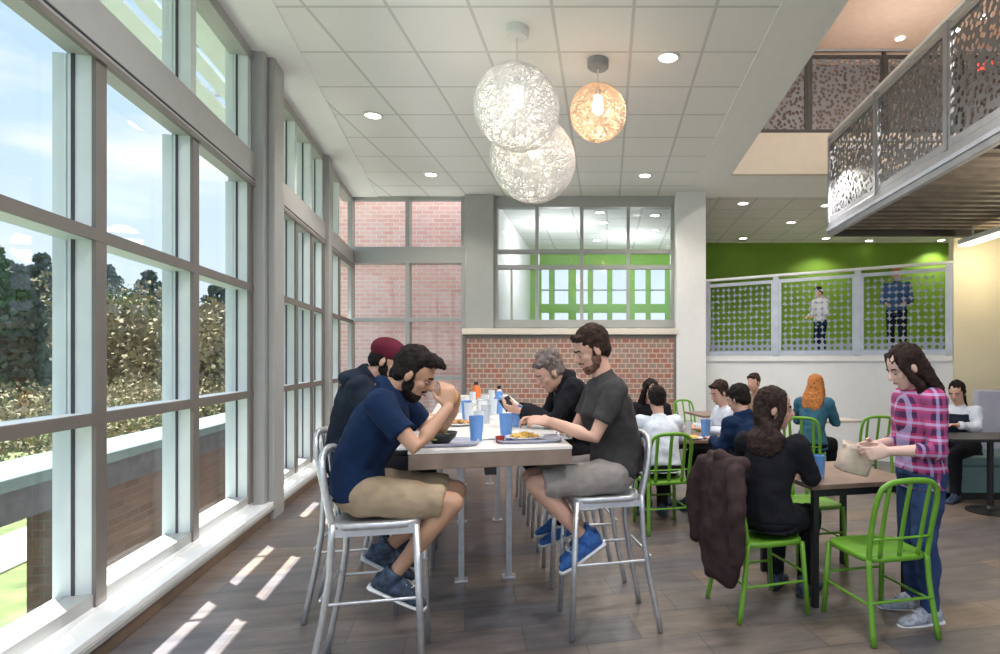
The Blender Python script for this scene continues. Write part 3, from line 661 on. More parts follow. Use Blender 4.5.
def bowl(p, m, fm, label, r=.085, h=.06, cat='bowl', seed=1):
    bm = bmesh.new(); lathe(bm, [(r*.5, 0), (r*.55, .006), (r*.9, h*.6), (r, h), (r*.96, h), (r*.85, h*.55), (r*.4, .012), (.002, .012)], 28)
    o = obj('bowl', bm, m, None, p, smooth=True); tag(o, label, cat)
    bm = bmesh.new(); food(bm, 30, r*.75, h*.85, random.Random(seed)); obj('food', bm, fm, o, smooth=True); return o
def plate(p, m, fm, label, r=.11, seed=2):
    bm = bmesh.new(); lathe(bm, [(r*.6, 0), (r*.65, .004), (r, .018), (r*.98, .021), (r*.62, .009), (.002, .008)], 32)
    o = obj('plate', bm, m, None, p, smooth=True); tag(o, label, 'plate')
    if fm:
        bm = bmesh.new(); food(bm, 26, r*.6, .03, random.Random(seed)); obj('food', bm, fm, o, smooth=True)
    return o
tray(tp(.17, .22), M['tray'], 'grey tray under the black bowl at the front left of the long table')
bowl(tp(.15, .22, 1.056), M['bowlblack'], M['salad'], 'black bowl of yellow green salad on the front left tray')
tray(tp(.62, .26), M['tray'], 'grey tray with food in front of the man in the grey t-shirt')
plate(tp(.60, .28, 1.056), M['plate'], M['pasta'], 'white plate of yellow food on the right tray')
cup('dip_pot', tp(.46, .22), M['red'], 'small dark red dip pot at the corner of the right tray', .026, .035)
plate(tp(.24, 1.15), M['plate'], M['bread'], 'white plate with bread before the man in the maroon cap', .11, 4)
plate(tp(.63, 1.15), M['plate'], M['salad'], 'white plate with salad before the man in the black jacket', .11, 5)
bowl(tp(.3, 2.7), M['plate'], M['salad'], 'white bowl on the far half of the long table', .09, .06, seed=6)
def napkin(p, rz, label):
    bm = bmesh.new(); n = 8; rnd = random.Random(int(p.y*99)); g = [[bm.verts.new((i*.16/n-.08, j*.16/n-.08, .004+.012*abs(noise.noise(V((i*.5, j*.5, p.y)))))) for j in range(n+1)] for i in range(n+1)]
    for i in range(n):
        for j in range(n): bm.faces.new((g[i][j], g[i+1][j], g[i+1][j+1], g[i][j+1]))
    r_ = bmesh.ops.extrude_face_region(bm, geom=bm.faces[:]); bmesh.ops.translate(bm, vec=(0, 0, -.003), verts=[v for v in r_['geom'] if isinstance(v, bmesh.types.BMVert)])
    o = obj('napkin', bm, M['paper'], None, p, smooth=True); o.rotation_euler = (0, 0, rz); tag(o, label, 'napkin')
napkin(tp(.38, .42), .4, 'crumpled white napkin in the middle of the long table front')
napkin(tp(.1, .5), 1.1, 'crumpled white napkin at the left table edge')
napkin(tp(.45, 1.6), .1, 'white napkin halfway along the long table')
def bottle(p, capm, bodym, label, r=.03, h=.17):
    bm = bmesh.new(); lathe(bm, [(r*.9, 0), (r, .01), (r, h*.62), (r*.5, h*.78), (r*.45, h*.85)], 20); o = obj('bottle', bm, bodym, None, p, smooth=True); tag(o, label, 'bottle')
    bm = bmesh.new(); lathe(bm, [(r*.5, h*.84), (r*.5, h), (r*.3, h*1.03)], 16); obj('cap', bm, capm, o); return o
bottle(tp(.40, 3.9), M['blackmetal'], M['orange'], 'orange condiment bottle with black cap at the far end of the long table', .05, .2)
bottle(tp(.62, 3.2), M['blackmetal'], M['plate'], 'white bottle with black cap on the far right of the long table', .04, .18)
def caddy(p, label):
    t = empty('napkin_dispenser', label, 'napkin dispenser', p, WANG); bbox('case', M['alu'], (-.05, .05, -.07, .07, 0, .13), t, bevel=.008); bbox('napkins', M['paper'], (-.035, .035, -.072, .072, .02, .11), t); return t
caddy(tp(.42, 2.05), 'small metal napkin dispenser halfway down the long table')

# cafe tables
def cafe(name, label, loc, rz, w, d, topm, h=.75, cat='table', four=True):
    t = empty(name, label, cat, loc, rz)
    bbox('tabletop', topm, (-w/2, w/2, -d/2, d/2, h-.03, h), t, bevel=.005)
    if four:
        for sx in (-1, 1):
            for sy in (-1, 1): bbox('leg', M['blackmetal'], (sx*(w/2-.05)-.018, sx*(w/2-.05)+.018, sy*(d/2-.05)-.018, sy*(d/2-.05)+.018, 0, h-.03), t)
        bbox('apron', M['blackmetal'], (-w/2+.05, w/2-.05, -d/2+.04, -d/2+.06, h-.08, h-.03), t); bbox('apron', M['blackmetal'], (-w/2+.05, w/2-.05, d/2-.06, d/2-.04, h-.08, h-.03), t)
    else:
        bm = bmesh.new(); lathe(bm, [(.22, 0), (.22, .01), (.05, .03), (.03, .06), (.03, h-.03)], 24); obj('pedestal', bm, M['blackmetal'], t)
    return t
t1 = cafe('cafe_table', 'square wood-topped table with black legs beside the woman in plaid', (1.50, 4.03, 0), WANG, .74, .74, M['darktop'])
cafe('cafe_table', 'wood-topped table left of the man in the navy sweater', (.62, 5.95, 0), WANG, .80, .80, M['darktop'])
cafe('cafe_table', 'pale-topped table beyond the woman in plaid, between two green chairs', (2.75, 7.75, 0), WANG, .72, .72, M['lighttop'], four=False)
cafe('cafe_table', 'dark-topped table in front of the woman in the white shirt', (3.80, 5.95, 0), 0, 1.05, .55, M['blackmetal'], four=False)
cafe('cafe_table', 'wood-topped table in front of the far man in the tan shirt', (1.55, 8.5, 0), WANG, .7, .7, M['darktop'], four=False)
GG = 'green metal cafe chairs'
g1 = chair('green_chair', 'bright green metal chair in front of the woman in plaid, nearest chair', 'chair', M['green'], .45, .87, group=GG)
g1.location = (1.525, 3.41, 0); g1.rotation_euler = (0, 0, uang)
for loc, rz, lb in (((.93, 3.66, 0), WANG+.06, 'green metal chair with the dark brown coat over its back'),
                    ((1.50, 4.50, 0), uang+PI, 'green metal chair tucked in on the far side of the square wooden table'),
                    ((.49, 5.38, 0), uang, 'green metal chair under the person in the pale blue-white shirt'),
                    ((1.26, 4.98, 0), math.radians(135), 'green metal chair under the man in the navy sweater'),
                    ((1.30, 6.15, 0), math.radians(185), 'green metal chair under the person in the white top'),
                    ((.46, 6.72, 0), math.radians(-80), 'green metal chair under the dark-haired woman facing the camera'),
                    ((2.25, 6.80, 0), math.radians(62), 'green metal chair under the red-haired woman'),
                    ((3.02, 6.95, 0), math.radians(92), 'empty green metal chair with its back toward the woman in plaid'),
                    ((1.32, 9.15, 0), math.radians(-60), 'green metal chair far back beside the white column'),
                    ((2.08, 8.1, 0), math.radians(150), 'green metal chair under the far man in the tan shirt')):
    dup(g1, loc, rz, lb, GG)
def T1(x, y, z=.75): return V((1.50, 4.03, z)) + N*x + U*y
cup('tumbler', T1(-.19, -.16), M['cupblue'], 'blue plastic tumbler on the square wooden table', .042, .14)
cup('drinking_glass', T1(-.28, -.12), M['cupclear'], 'frosted clear glass on the square wooden table', .034, .13)
tray(T1(-.2, .08), M['orange'], 'orange food tray on the square wooden table', w=.3, d=.22)
plate(T1(-.2, .08, .756), M['plate'], M['pasta'], 'plate of yellow food on the orange tray', .09, 9)
def T2(x, y, z=.75): return V((.62, 5.95, z)) + N*x + U*y
cup('tumbler', T2(.30, -.2), M['cupblue'], 'blue tumbler on the table left of the man in the navy sweater', .05, .17)
plate(T2(.12, -.3), M['plate'], M['pasta'], 'plate of food on the table by the navy sweater', .1, 10)
bottle(T2(.05, -.05), M['orange'], M['red'], 'dark red bottle on the table left of the navy sweater', .035, .2)
cup('drinking_glass', T2(.2, 0), M['cupclear'], 'clear glass on the table left of the man in the navy sweater', .034, .13)

# bench
bn = empty('booth_bench', 'teal vinyl booth bench under the cream wall', 'bench', (3.6, 6.4, 0))
bbox('base', M['blackmetal'], (0, 3.6, .05, .62, 0, .08), bn); bbox('seat_box', M['teal'], (0, 3.6, 0, .62, .08, .36), bn, bevel=.01)
bbox('seat_cushion', M['teal'], (0, 3.6, -.02, .60, .36, .47), bn, bevel=.03); bbox('backrest', M['lav'], (.72, 3.6, .60, .70, .1, 1.15), bn, bevel=.02)

# ------------------------------------------------------------------ people
# local frame: +X the way the body faces, +Y its left, +Z up
def hand(bm, w, d, pn, side, curl=.5, s=1.0, spread=1.0):
    d = d.normalized(); pn = (pn-d*pn.dot(d)).normalized(); th = d.cross(pn)*side    # thumb side
    loft(bm, [(w-d*.012*s, th*.024*s, pn*.017*s), (w+d*.015*s, th*.030*s, pn*.016*s), (w+d*.055*s, th*.041*s, pn*.015*s), (w+d*.088*s, th*.040*s, pn*.012*s), (w+d*.096*s, th*.034*s, pn*.008*s)], 14)
    for k, (o_, ln) in enumerate(((.031, .070), (.0105, .079), (-.0105, .073), (-.031, .056))):
        p = w+d*.088*s+th*o_*s; c = curl*(.8+.12*k); pts = [p-d*.02*s, p]; a = 0; dd = d+th*o_*2.2*spread
        dd.normalize()
        for f, q in ((.44, .35), (.32, .75), (.24, .6)):
            a += c*q*1.4; v = dd*math.cos(a)+pn*math.sin(a); pts.append(pts[-1]+v*ln*f*s)
        tube(bm, pts, [.0095*s, .0092*s, .0088*s, .008*s, .0068*s], 8)
    b = w+d*.022*s+th*.026*s; t1 = (d*.62+th*.75+pn*.25).normalized(); t2 = (d*.9+th*.25+pn*(.3+.4*curl)).normalized()
    tube(bm, [b-t1*.01*s, b+t1*.034*s, b+t1*.034*s+t2*.045*s], [.0135*s, .011*s, .0085*s], 8)
def frame_of(look, roll=V((0, 1, 0))):
    f = look.normalized(); l = V((0, 0, 1)).cross(f)
    l = l.normalized() if l.length > .2 else roll; return f, l, f.cross(l)
def person(label, loc, heading, J, look, skin='skin', hair='hairblack', hs='short', vox=.008, parts=(), name='person', sc=1.0, hands=None, beard=False, face=True, hk=1.0, group=None, bulk=0.0):
    J = {k: V(v)*sc for k, v in J.items()}
    look = V(look); hf, hl, hu = frame_of(look); hc = J['head']; H = hk*sc
    def hp(x, y, z): return hc + hf*x*H + hl*y*H + hu*z*H
    FR = (hf, hl, hu)
    pel, che, nck = J['pel'], J['che'], J['nck']
    sx = (J['shL']-J['shR']).normalized(); px_ = (J['hipL']-J['hipR']).normalized()
    wa = pel.lerp(che, .45) + (J['wof'] if 'wof' in J else V((0, 0, 0)))
    pts = [pel, wa, che, che.lerp(nck, .55), nck]
    def torso(bm, g, w, bottom=0.0, top=True, scale=1.0, hem=None):
        """elliptical sections along the spine"""
        secs = []; n = len(pts)
        prof = [(w['hip'], .105+bulk), (w['waist'], .092+bulk*1.3), (w['chest'], .112+bulk), (w['sh'], .088), (.062, .062)]
        if hem is not None:
            d = (pts[0]-pts[1]).normalized(); p = pts[0]+d*hem; b = px_.cross(d).normalized(); secs.append((p, px_*(prof[0][0]+g+.006)*sc, b*(prof[0][1]+g+.008)*sc))
        for i, p in enumerate(pts):
            if i == n-1 and not top: break
            d = (pts[min(i+1, n-1)]-pts[max(i-1, 0)]).normalized(); a = px_.lerp(sx, i/(n-1)).normalized(); b = a.cross(d).normalized(); a = d.cross(b).normalized()
            gg = g if i < n-1 else g*.5
            secs.append((p, a*(prof[i][0]*scale+gg)*sc, b*(prof[i][1]*scale+gg)*sc))
        # smooth interpolation between the sections
        out = []
        for i in range(len(secs)-1):
            for k in range(3):
                t = k/3; out.append(tuple(secs[i][m_].lerp(secs[i+1][m_], t) for m_ in range(3)))
        out.append(secs[-1]); loft(bm, out, 24)
    Wd = dict(hip=.155, waist=.130, chest=.155, sh=.150)
    if 'female' in parts: Wd = dict(hip=.160, waist=.112, chest=.138, sh=.128)
    # ---- body, one continuous surface
    bm = bmesh.new(); torso(bm, -.012, Wd)
    tube(bm, [nck-(hc-nck)*.25, nck, hp(-.015, 0, -.055)], [.060*sc, .054*sc, .052*sc], 14)
    ell(bm, hp(-.012, 0, .032), (.096*H, .076*H, .094*H), FR); ell(bm, hp(.026, 0, -.035), (.062*H, .060*H, .082*H), FR)
    ell(bm, hp(.052, 0, -.088), (.030*H, .032*H, .024*H), FR); ell(bm, hp(.064, 0, .018), (.022*H, .052*H, .014*H), FR)
    tube(bm, [hp(.082, 0, .022), hp(.098, 0, -.004), hp(.103, 0, -.018)], [.008*H, .011*H, .015*H], 10)
    ell(bm, hp(.080, 0, -.052), (.014*H, .024*H, .012*H), FR)
    for s in (-1, 1):
        ell(bm, hp(-.008, s*.077, -.008), (.018*H, .009*H, .030*H), FR); ell(bm, hp(.05, s*.038, -.02), (.028*H, .022*H, .022*H), FR)
    for s, c in ((1, 'L'), (-1, 'R')):
        sh, el, wr = J['sh'+c], J['el'+c], J['wr'+c]
        tube(bm, [che.lerp(nck, .35), sh-(sh-nck)*.15], [.055*sc, .050*sc], 12)
        tube(bm, [sh, sh.lerp(el, .5), el, el.lerp(wr, .3), wr], [.050*sc, .044*sc, .037*sc, .038*sc, .026*sc], 14)
        hd = (hands or {}).get(c); fd = V(hd[0]) if hd else (wr-el); pn = V(hd[1]) if hd else V((0, 0, -1)); cu = hd[2] if hd else .5
        hand(bm, wr, fd, pn, s*-1, cu, sc)
        hip, kn, an = J['hip'+c], J['kn'+c], J['an'+c]; td = V(J['toe'+c]).normalized()
        tube(bm, [hip.lerp(pel, .3), hip, hip.lerp(kn, .5), kn], [.085*sc, .084*sc, .070*sc, .053*sc], 16)
        bk = (hip.lerp(an, .5)-kn); bk = bk.normalized()*.012*sc if bk.length > .01 else V((0, 0, 0))
        tube(bm, [kn, kn.lerp(an, .3)+bk, kn.lerp(an, .75), an], [.053*sc, .053*sc, .037*sc, .034*sc], 16)
        up_ = (kn-an).normalized(); dn = (-(up_)+td*td.dot(up_)); dn = dn.normalized() if dn.length > .1 else V((0, 0, -1))
        tube(bm, [an+dn*.05*sc-td*.03*sc, an+dn*.065*sc+td*.13*sc], [.027*sc, .018*sc], 12)
    o = link(name, voxel(bm, vox*sc, 6), M[skin]); o.location = loc; o.rotation_euler = (0, 0, heading); tag(o, label, 'person', group)
    cv = max(vox, .009)*sc
    def child(nm, bm, m, vs=None, smooth=5, wr=0, parent=None, ws=9):
        c = link(nm, voxel(bm, vs or cv, smooth, wr, ws), M[m], parent or o); return c
    # ---- clothing
    for it in parts:
        if not isinstance(it, tuple): continue
        kind = it[0]
        if kind in ('shirt', 'tshirt', 'jacket'):
            _, nm, m = it[:3]; g = {'tshirt': .016, 'shirt': .024, 'jacket': .034}[kind]; hem = it[3] if len(it) > 3 else .09
            bm = bmesh.new(); torso(bm, g, Wd, hem=hem*sc)
            # close-fitting collar, stops below the jaw
            tube(bm, [nck-(hc-nck)*.3, nck+(hc-nck)*(.16 if kind != 'jacket' else .36)], [.085*sc, (.062 if kind != 'jacket' else .075)*sc], 16, 'flat')
            for c in 'LR':
                sh, el, wr = J['sh'+c], J['el'+c], J['wr'+c]; tube(bm, [che.lerp(nck, .3), sh], [.075*sc, (.062+g*.5)*sc], 14)
                if kind == 'tshirt': e = sh.lerp(el, .68); tube(bm, [sh, e], [(.060+g*.5)*sc, .064*sc], 16, 'flat'); ell(bm, sh, [(.060+g*.5)*sc]*3)
                else:
                    k = .93 if len(it) < 5 else it[4]
                    ws = [sh, sh.lerp(el, .5), el, el.lerp(wr, k)]
                    tube(bm, ws, [(.060+g*.5)*sc, (.054+g*.4)*sc, (.046+g*.4)*sc, (.036+g*.3)*sc], 16, 'flat'); ell(bm, sh, [(.060+g*.5)*sc]*3); ell(bm, el, [(.046+g*.4)*sc]*3)
            child(nm, bm, m, wr=.012 if kind != 'jacket' else .016)
        elif kind in ('shorts', 'pants'):
            _, nm, m = it[:3]; bm = bmesh.new(); g = .014
            d = (wa-pel).normalized()
            loft(bm, [(pel-d*.07*sc, px_*.13*sc, px_.cross(d)*.09*sc), (pel-d*.02*sc, px_*(Wd['hip']+g)*sc, px_.cross(d)*(.112+g)*sc), (pel+d*.08*sc, px_*(Wd['hip']-.030+g)*sc, px_.cross(d)*(.088+g)*sc)], 24)
            for c in 'LR':
                hip, kn, an = J['hip'+c], J['kn'+c], J['an'+c]
                if kind == 'shorts': tube(bm, [hip.lerp(pel, .4), hip, hip.lerp(kn, .5), hip.lerp(kn, .90)], [.10*sc, .102*sc, .092*sc, .082*sc], 18, 'flat'); ell(bm, hip, [.10*sc]*3)
                else: bq = (hip.lerp(an, .5)-kn); bq = bq.normalized()*.012*sc if bq.length > .01 else V((0, 0, 0)); tube(bm, [hip.lerp(pel, .4), hip, hip.lerp(kn, .5), kn], [.094*sc, .096*sc, .084*sc, .071*sc], 18, 'flat'); tube(bm, [kn, kn.lerp(an, .3)+bq, kn.lerp(an, .7), an+(an-kn).normalized()*.02], [.070*sc, .069*sc, .056*sc, .052*sc], 18, 'flat'); ell(bm, hip, [.096*sc]*3); ell(bm, kn, [.070*sc]*3)
            child(nm, bm, m, wr=.010)
        elif kind == 'shoes':
            _, m, sm = it
            for c in 'LR':
                kn, an = J['kn'+c], J['an'+c]; td = V(J['toe'+c]).normalized(); up_ = (kn-an).normalized(); dn = -up_+td*td.dot(up_); dn = dn.normalized() if dn.length > .1 else V((0, 0, -1)); lt_ = td.cross(dn).normalized()
                b = an+dn*.05*sc; bm = bmesh.new()
                loft(bm, [(b-td*.075*sc, lt_*.024*sc, dn*.035*sc), (b-td*.06*sc, lt_*.036*sc, dn*.043*sc), (b+td*.0*sc, lt_*.040*sc, dn*.046*sc), (b+td*.08*sc+dn*.008*sc, lt_*.046*sc, dn*.038*sc), (b+td*.15*sc+dn*.016*sc, lt_*.046*sc, dn*.028*sc), (b+td*.19*sc+dn*.022*sc, lt_*.034*sc, dn*.02*sc), (b+td*.203*sc+dn*.024*sc, lt_*.014*sc, dn*.012*sc)], 18)
                tube(bm, [b-td*.018*sc, an+up_*.03*sc-td*.005], [.052*sc, .048*sc], 16, 'flat'); ell(bm, b+td*.03*sc-dn*.02*sc, (.085*sc, .036*sc, .038*sc), (td, lt_, -dn))
                s_ = child('shoe', bm, m, .007, 3)
                bm = bmesh.new(); q = b+dn*.040*sc
                ring = []
                for tt, ww in ((-.085, .020), (-.07, .036), (0, .039), (.09, .049), (.16, .047), (.2, .034), (.213, .012)): ring.append((q+td*tt*sc+dn*.002, lt_*ww*sc, dn*.013*sc))
                loft(bm, ring, 12); bmesh.ops.recalc_face_normals(bm, faces=bm.faces); me = bpy.data.meshes.new('sole'); bm.to_mesh(me); bm.free(); link('sole', me, M[sm], s_)
                if vox <= .007:
                    bm = bmesh.new()
                    for k in range(4): tt = .02+.028*k; tube(bm, [b+td*tt*sc-dn*(.043-.05*tt)*sc-lt_*.02*sc, b+td*(tt+.01)*sc-dn*(.048-.05*tt)*sc, b+td*tt*sc-dn*(.043-.05*tt)*sc+lt_*.02*sc], .0035, 6)
                    bmesh.ops.recalc_face_normals(bm, faces=bm.faces); me = bpy.data.meshes.new('laces'); bm.to_mesh(me); bm.free(); link('laces', me, M['sole'], s_)
        elif kind == 'cap':
            bm = bmesh.new(); ell(bm, hp(-.016, 0, .062), (.108*H, .090*H, .078*H), FR)
            c_ = child('baseball_cap', bm, it[1], .008, 3)
            bm = bmesh.new(); loft(bm, [(hp(.055, 0, .050), hl*.070*H, hu*.006*H), (hp(.11, 0, .046), hl*.068*H, hu*.006*H), (hp(.148, 0, .035), hl*.045*H, hu*.005*H), (hp(.158, 0, .031), hl*.015*H, hu*.004*H)][:4], 16)
            bmesh.ops.recalc_face_normals(bm, faces=bm.faces); me = bpy.data.meshes.new('brim'); bm.to_mesh(me); bm.free(); link('brim', me, M[it[1]], c_)
        elif kind == 'hood':
            bm = bmesh.new(); ell(bm, nck-V((.06, 0, .0))*sc, (.09*sc, .13*sc, .055*sc)); child('hood', bm, it[1], .012, 4, .01)
        elif kind == 'vest':
            bm = bmesh.new(); torso(bm, .036, Wd, top=False, hem=.08*sc); child('vest', bm, it[1], wr=.01)
    # ---- hair
    bm = bmesh.new(); big = .0
    if hs in ('short', 'quiff', 'curly', 'under_cap'):
        if hs != 'under_cap': ell(bm, hp(-.026, 0, .052), (.096*H, .086*H, .090*H), FR)
        ell(bm, hp(-.055, 0, -.002), (.052*H, .072*H, .068*H), FR)
        for s in (-1, 1): ell(bm, hp(-.022, s*.064, .012), (.040*H, .018*H, .050*H), FR); tube(bm, [hp(.008, s*.072, .03), hp(.014, s*.070, -.022)], .008*H, 8)
        if hs != 'under_cap': tube(bm, [hp(.050, .048, .088), hp(.064, 0, .100), hp(.050, -.048, .088)], .019*H, 10)
        if hs == 'quiff': tube(bm, [hp(.03, .02, .11), hp(.075, .0, .110), hp(.108, -.01, .102)], [.030*H, .022*H, .012*H], 10); tube(bm, [hp(.02, -.04, .10), hp(.07, -.035, .10)], [.030*H, .018*H], 10)
        if hs == 'curly':
            rr = random.Random(5)
            for _ in range(26): a = rr.uniform(-2.6, 2.6)+PI; e = rr.uniform(.2, 1.4); ell(bm, hp(-.026+.088*math.cos(a)*math.cos(e), .080*math.sin(a)*math.cos(e), .055+.086*math.sin(e)), [.022*H]*3)
    elif hs in ('long', 'longdown'):
        ell(bm, hp(-.024, 0, .045), (.102*H, .090*H, .092*H), FR); ell(bm, hp(-.055, 0, -.02), (.070*H, .085*H, .09*H), FR)
        dz = V((0, 0, -1)); back = V((-1, 0, 0)); b0 = hp(-.06, 0, -.02); ln = .30 if hs == 'long' else .27
        bx = hl
        q = nck-V((.075, 0, 0))*sc
        e = q + dz*(ln-.16)*sc - V((.045, 0, 0))*sc
        b = V((1, 0, 0))
        loft(bm, [(b0+hu*.05*H, bx*.08*H, hf*.065*H), (b0-hu*.03*H, bx*.100*H, hf*.065*H), (b0.lerp(q, .6), (bx*.5+sx*.5)*.115*sc, (hf*.4+b*.6)*.060*sc), (q, sx*.125*sc, b*.055*sc), (q.lerp(e, .6), sx*.115*sc, b*.042*sc), (e, sx*.07*sc, b*.02*sc)], 20)
        for s in (-1, 1): tube(bm, [hp(.035, s*.055, .09), hp(.045, s*.074, .03), hp(.028, s*.080, -.05), hp(.0, s*.085, -.12), nck+sx*s*.085*sc+V((.01, 0, -.05))], [.02*H, .020*H, .024*H, .03*H, .02*H], 10, sub=1)
    elif hs == 'bun':
        ell(bm, hp(-.026, 0, .05), (.098*H, .084*H, .088*H), FR); ell(bm, hp(-.105, 0, .075), [.042*H]*3)
        for s in (-1, 1): ell(bm, hp(-.02, s*.066, .0), (.045*H, .018*H, .05*H), FR)
    elif hs == 'ponytail':
        ell(bm, hp(-.026, 0, .05), (.098*H, .084*H, .088*H), FR)
        for s in (-1, 1): ell(bm, hp(-.02, s*.066, .0), (.045*H, .018*H, .05*H), FR)
        tube(bm, [hp(-.10, 0, .04), hp(-.15, 0, -.01), nck+V((-.13, 0, -.04))*sc, nck+V((-.15, 0, -.18))*sc], [.035*H, .035*H, .032*H, .010*H], 12, sub=1)
    if hs != 'none': child('hair', bm, hair, max(.006, vox*.9), 2, .008, ws=26)
    if beard:
        bm = bmesh.new(); ell(bm, hp(.032, 0, -.080), (.057*H, .057*H, .036*H), FR); ell(bm, hp(.056, 0, -.090), (.030*H, .034*H, .026*H), FR)
        for s in (-1, 1): ell(bm, hp(.01, s*.058, -.045), (.030*H, .012*H, .035*H), FR)
        tube(bm, [hp(.078, .030, -.045), hp(.094, 0, -.036), hp(.078, -.030, -.045)], .007*H, 8)
        child('beard', bm, 'stubble' if beard == 'light' else hair, .006, 2, .004, ws=30)
    if face:
        for s in (-1, 1):
            bm = bmesh.new(); ell(bm, hp(.0735, s*.030, .003), (.0095*H, .012*H, .0060*H), FR, 12); bmesh.ops.recalc_face_normals(bm, faces=bm.faces); me = bpy.data.meshes.new('eye'); bm.to_mesh(me); bm.free(); e = link('eye', me, M['eyew'], o)
            bm = bmesh.new(); ell(bm, hp(.0805, s*.031, .001), (.0035*H, .0055*H, .0052*H), FR, 12); bmesh.ops.recalc_face_normals(bm, faces=bm.faces); me = bpy.data.meshes.new('iris'); bm.to_mesh(me); bm.free(); link('iris', me, M['iris'], e)
            bm = bmesh.new(); tube(bm, [hp(.086, s*.014, .026), hp(.084, s*.032, .031), hp(.074, s*.048, .026)], .0042*H, 8); bmesh.ops.recalc_face_normals(bm, faces=bm.faces); me = bpy.data.meshes.new('eyebrow'); bm.to_mesh(me); bm.free(); link('eyebrow', me, M[hair], o)
        bm = bmesh.new()
        if not beard: tube(bm, [hp(.085, .021, -.053), hp(.095, 0, -.051), hp(.085, -.021, -.053)], [.003*H, .0065*H, .003*H], 8)
        else: tube(bm, [hp(.088, .016, -.056), hp(.096, 0, -.055), hp(.088, -.016, -.056)], [.003*H, .006*H, .003*H], 8)
        bmesh.ops.recalc_face_normals(bm, faces=bm.faces); me = bpy.data.meshes.new('lips'); bm.to_mesh(me); bm.free(); link('lips', me, M['lip'], o)
    return o

def seated(seat=.76, lean=.14, up=.50, headf=.13, headu=.12, foot=.38, kneef=.47, footx=.22, wid=1.0):
    p = seat+.10
    J = dict(pel=(0, 0, p), wof=(-.025, 0, 0), che=(lean*.72, 0, p+up*.68), nck=(lean, 0, p+up), head=(lean+headf, 0, p+up+headu),
             shL=(lean*.93, .175*wid, p+up*.90), shR=(lean*.93, -.175*wid, p+up*.90), hipL=(.03, .095, p-.005), hipR=(.03, -.095, p-.005),
             knL=(kneef, .12, p-.02), knR=(kneef, -.12, p-.02), anL=(footx, .10, foot), anR=(footx, -.10, foot),
             elL=(lean+.20, .22, p+up*.45), elR=(lean+.20, -.22, p+up*.45), wrL=(lean+.42, .12, p+up*.5), wrR=(lean+.42, -.12, p+up*.5), toeL=(1, .1, -.25), toeR=(1, -.1, -.25))
    return J

# man in navy t-shirt, front left of the table
J = seated(.76, .13, .505, .105, .060, .49, .46, .22)
J['pel'] = (-.02, 0, .86); J['wof'] = (-.05, 0, .0)
J.update(shR=(.10, -.185, 1.30), elR=(.265, -.235, 1.095), wrR=(.405, -.13, 1.27), shL=(.12, .18, 1.31), elL=(.33, .22, 1.10), wrL=(.43, .06, 1.24), knR=(.425, -.13, .81), anR=(.15, -.09, .47), toeR=(.90, -.05, -.45), knL=(.44, .11, .82), anL=(.10, .09, .55), toeL=(.90, .05, -.55))
p1 = person('man in navy t-shirt and khaki shorts hunched over his food on the front left stool', V((-1.19, 2.925, 0)), WANG, J, (.82, -.05, -.50), 'skint', 'hairblack', 'quiff', .0062,
       (('tshirt', 'tshirt', 'navy', .02), ('shorts', 'shorts', 'khaki'), ('shoes', 'shoenavy', 'sole')), beard=True,
       hands={'R': ((-.02, .15, .8), (-.35, .8, 0), .9), 'L': ((-.02, -.3, .8), (-.35, -.8, 0), .9)}, hk=1.05, bulk=.012)
# sandwich held by him
bm = bmesh.new()
for z, r in ((-.018, .05), (.0, .056), (.018, .052)): ell(bm, (0, 0, z), (r, r*.85, .014), n=18)
sw = obj('sandwich', bm, M['bread'], None, V((-1.19, 2.925, 0)) + Matrix.Rotation(WANG, 3, 'Z') @ V((.40, -.03, 1.325)), smooth=True); sw.rotation_euler = (.9, .5, .3); tag(sw, 'small bread roll held up by the man in the navy t-shirt', 'sandwich')
# man in maroon cap
J = seated(.76, .10, .53, .13, .10, .40, .46, .25)
J.update(elR=(.24, -.24, 1.12), wrR=(.45, -.12, 1.14), elL=(.24, .24, 1.12), wrL=(.45, .1, 1.14))
person('man in maroon baseball cap and dark hooded jacket seated second by the windows', V((-1.575, 3.64, 0)), WANG, J, (.88, -.12, -.36), 'skin', 'hairblack', 'under_cap', .008,
       (('jacket', 'hooded_jacket', 'navyhood'), ('hood', 'navyhood'), ('pants', 'trousers', 'black'), ('shoes', 'shoenavy', 'soleb'), ('cap', 'maroon')), beard=True, hk=1.05)
# man in grey t-shirt, right front
J = seated(.76, .07, .545, .065, .150, .44, .48, .20)
J['wof'] = (-.03, 0, 0)
J.update(shL=(.04, .19, 1.335), elL=(.17, .225, 1.085), wrL=(.385, .10, 1.165), shR=(.06, -.19, 1.335), elR=(.19, -.22, 1.08), wrR=(.42, -.06, 1.15), knL=(.475, .12, .83), anL=(.20, .10, .52), toeL=(.86, .0, -.52), knR=(.47, -.10, .83), anR=(.17, -.08, .50), toeR=(.86, 0, -.5))
person('man in dark grey t-shirt and grey shorts sitting upright on the front right stool', V((.045, 3.455, 0)), WANG+PI, J, (.90, .05, -.42), 'skin', 'hairbrown', 'short', .0062,
       (('tshirt', 'tshirt', 'greytee', .02), ('shorts', 'shorts', 'greyshort'), ('shoes', 'shoeblue', 'sole')), beard='light',
       hands={'L': ((.9, -.25, .1), (-.1, -.5, -.8), .8), 'R': ((.9, .25, .15), (-.1, .5, -.8), .7)}, hk=1.06, bulk=.03)
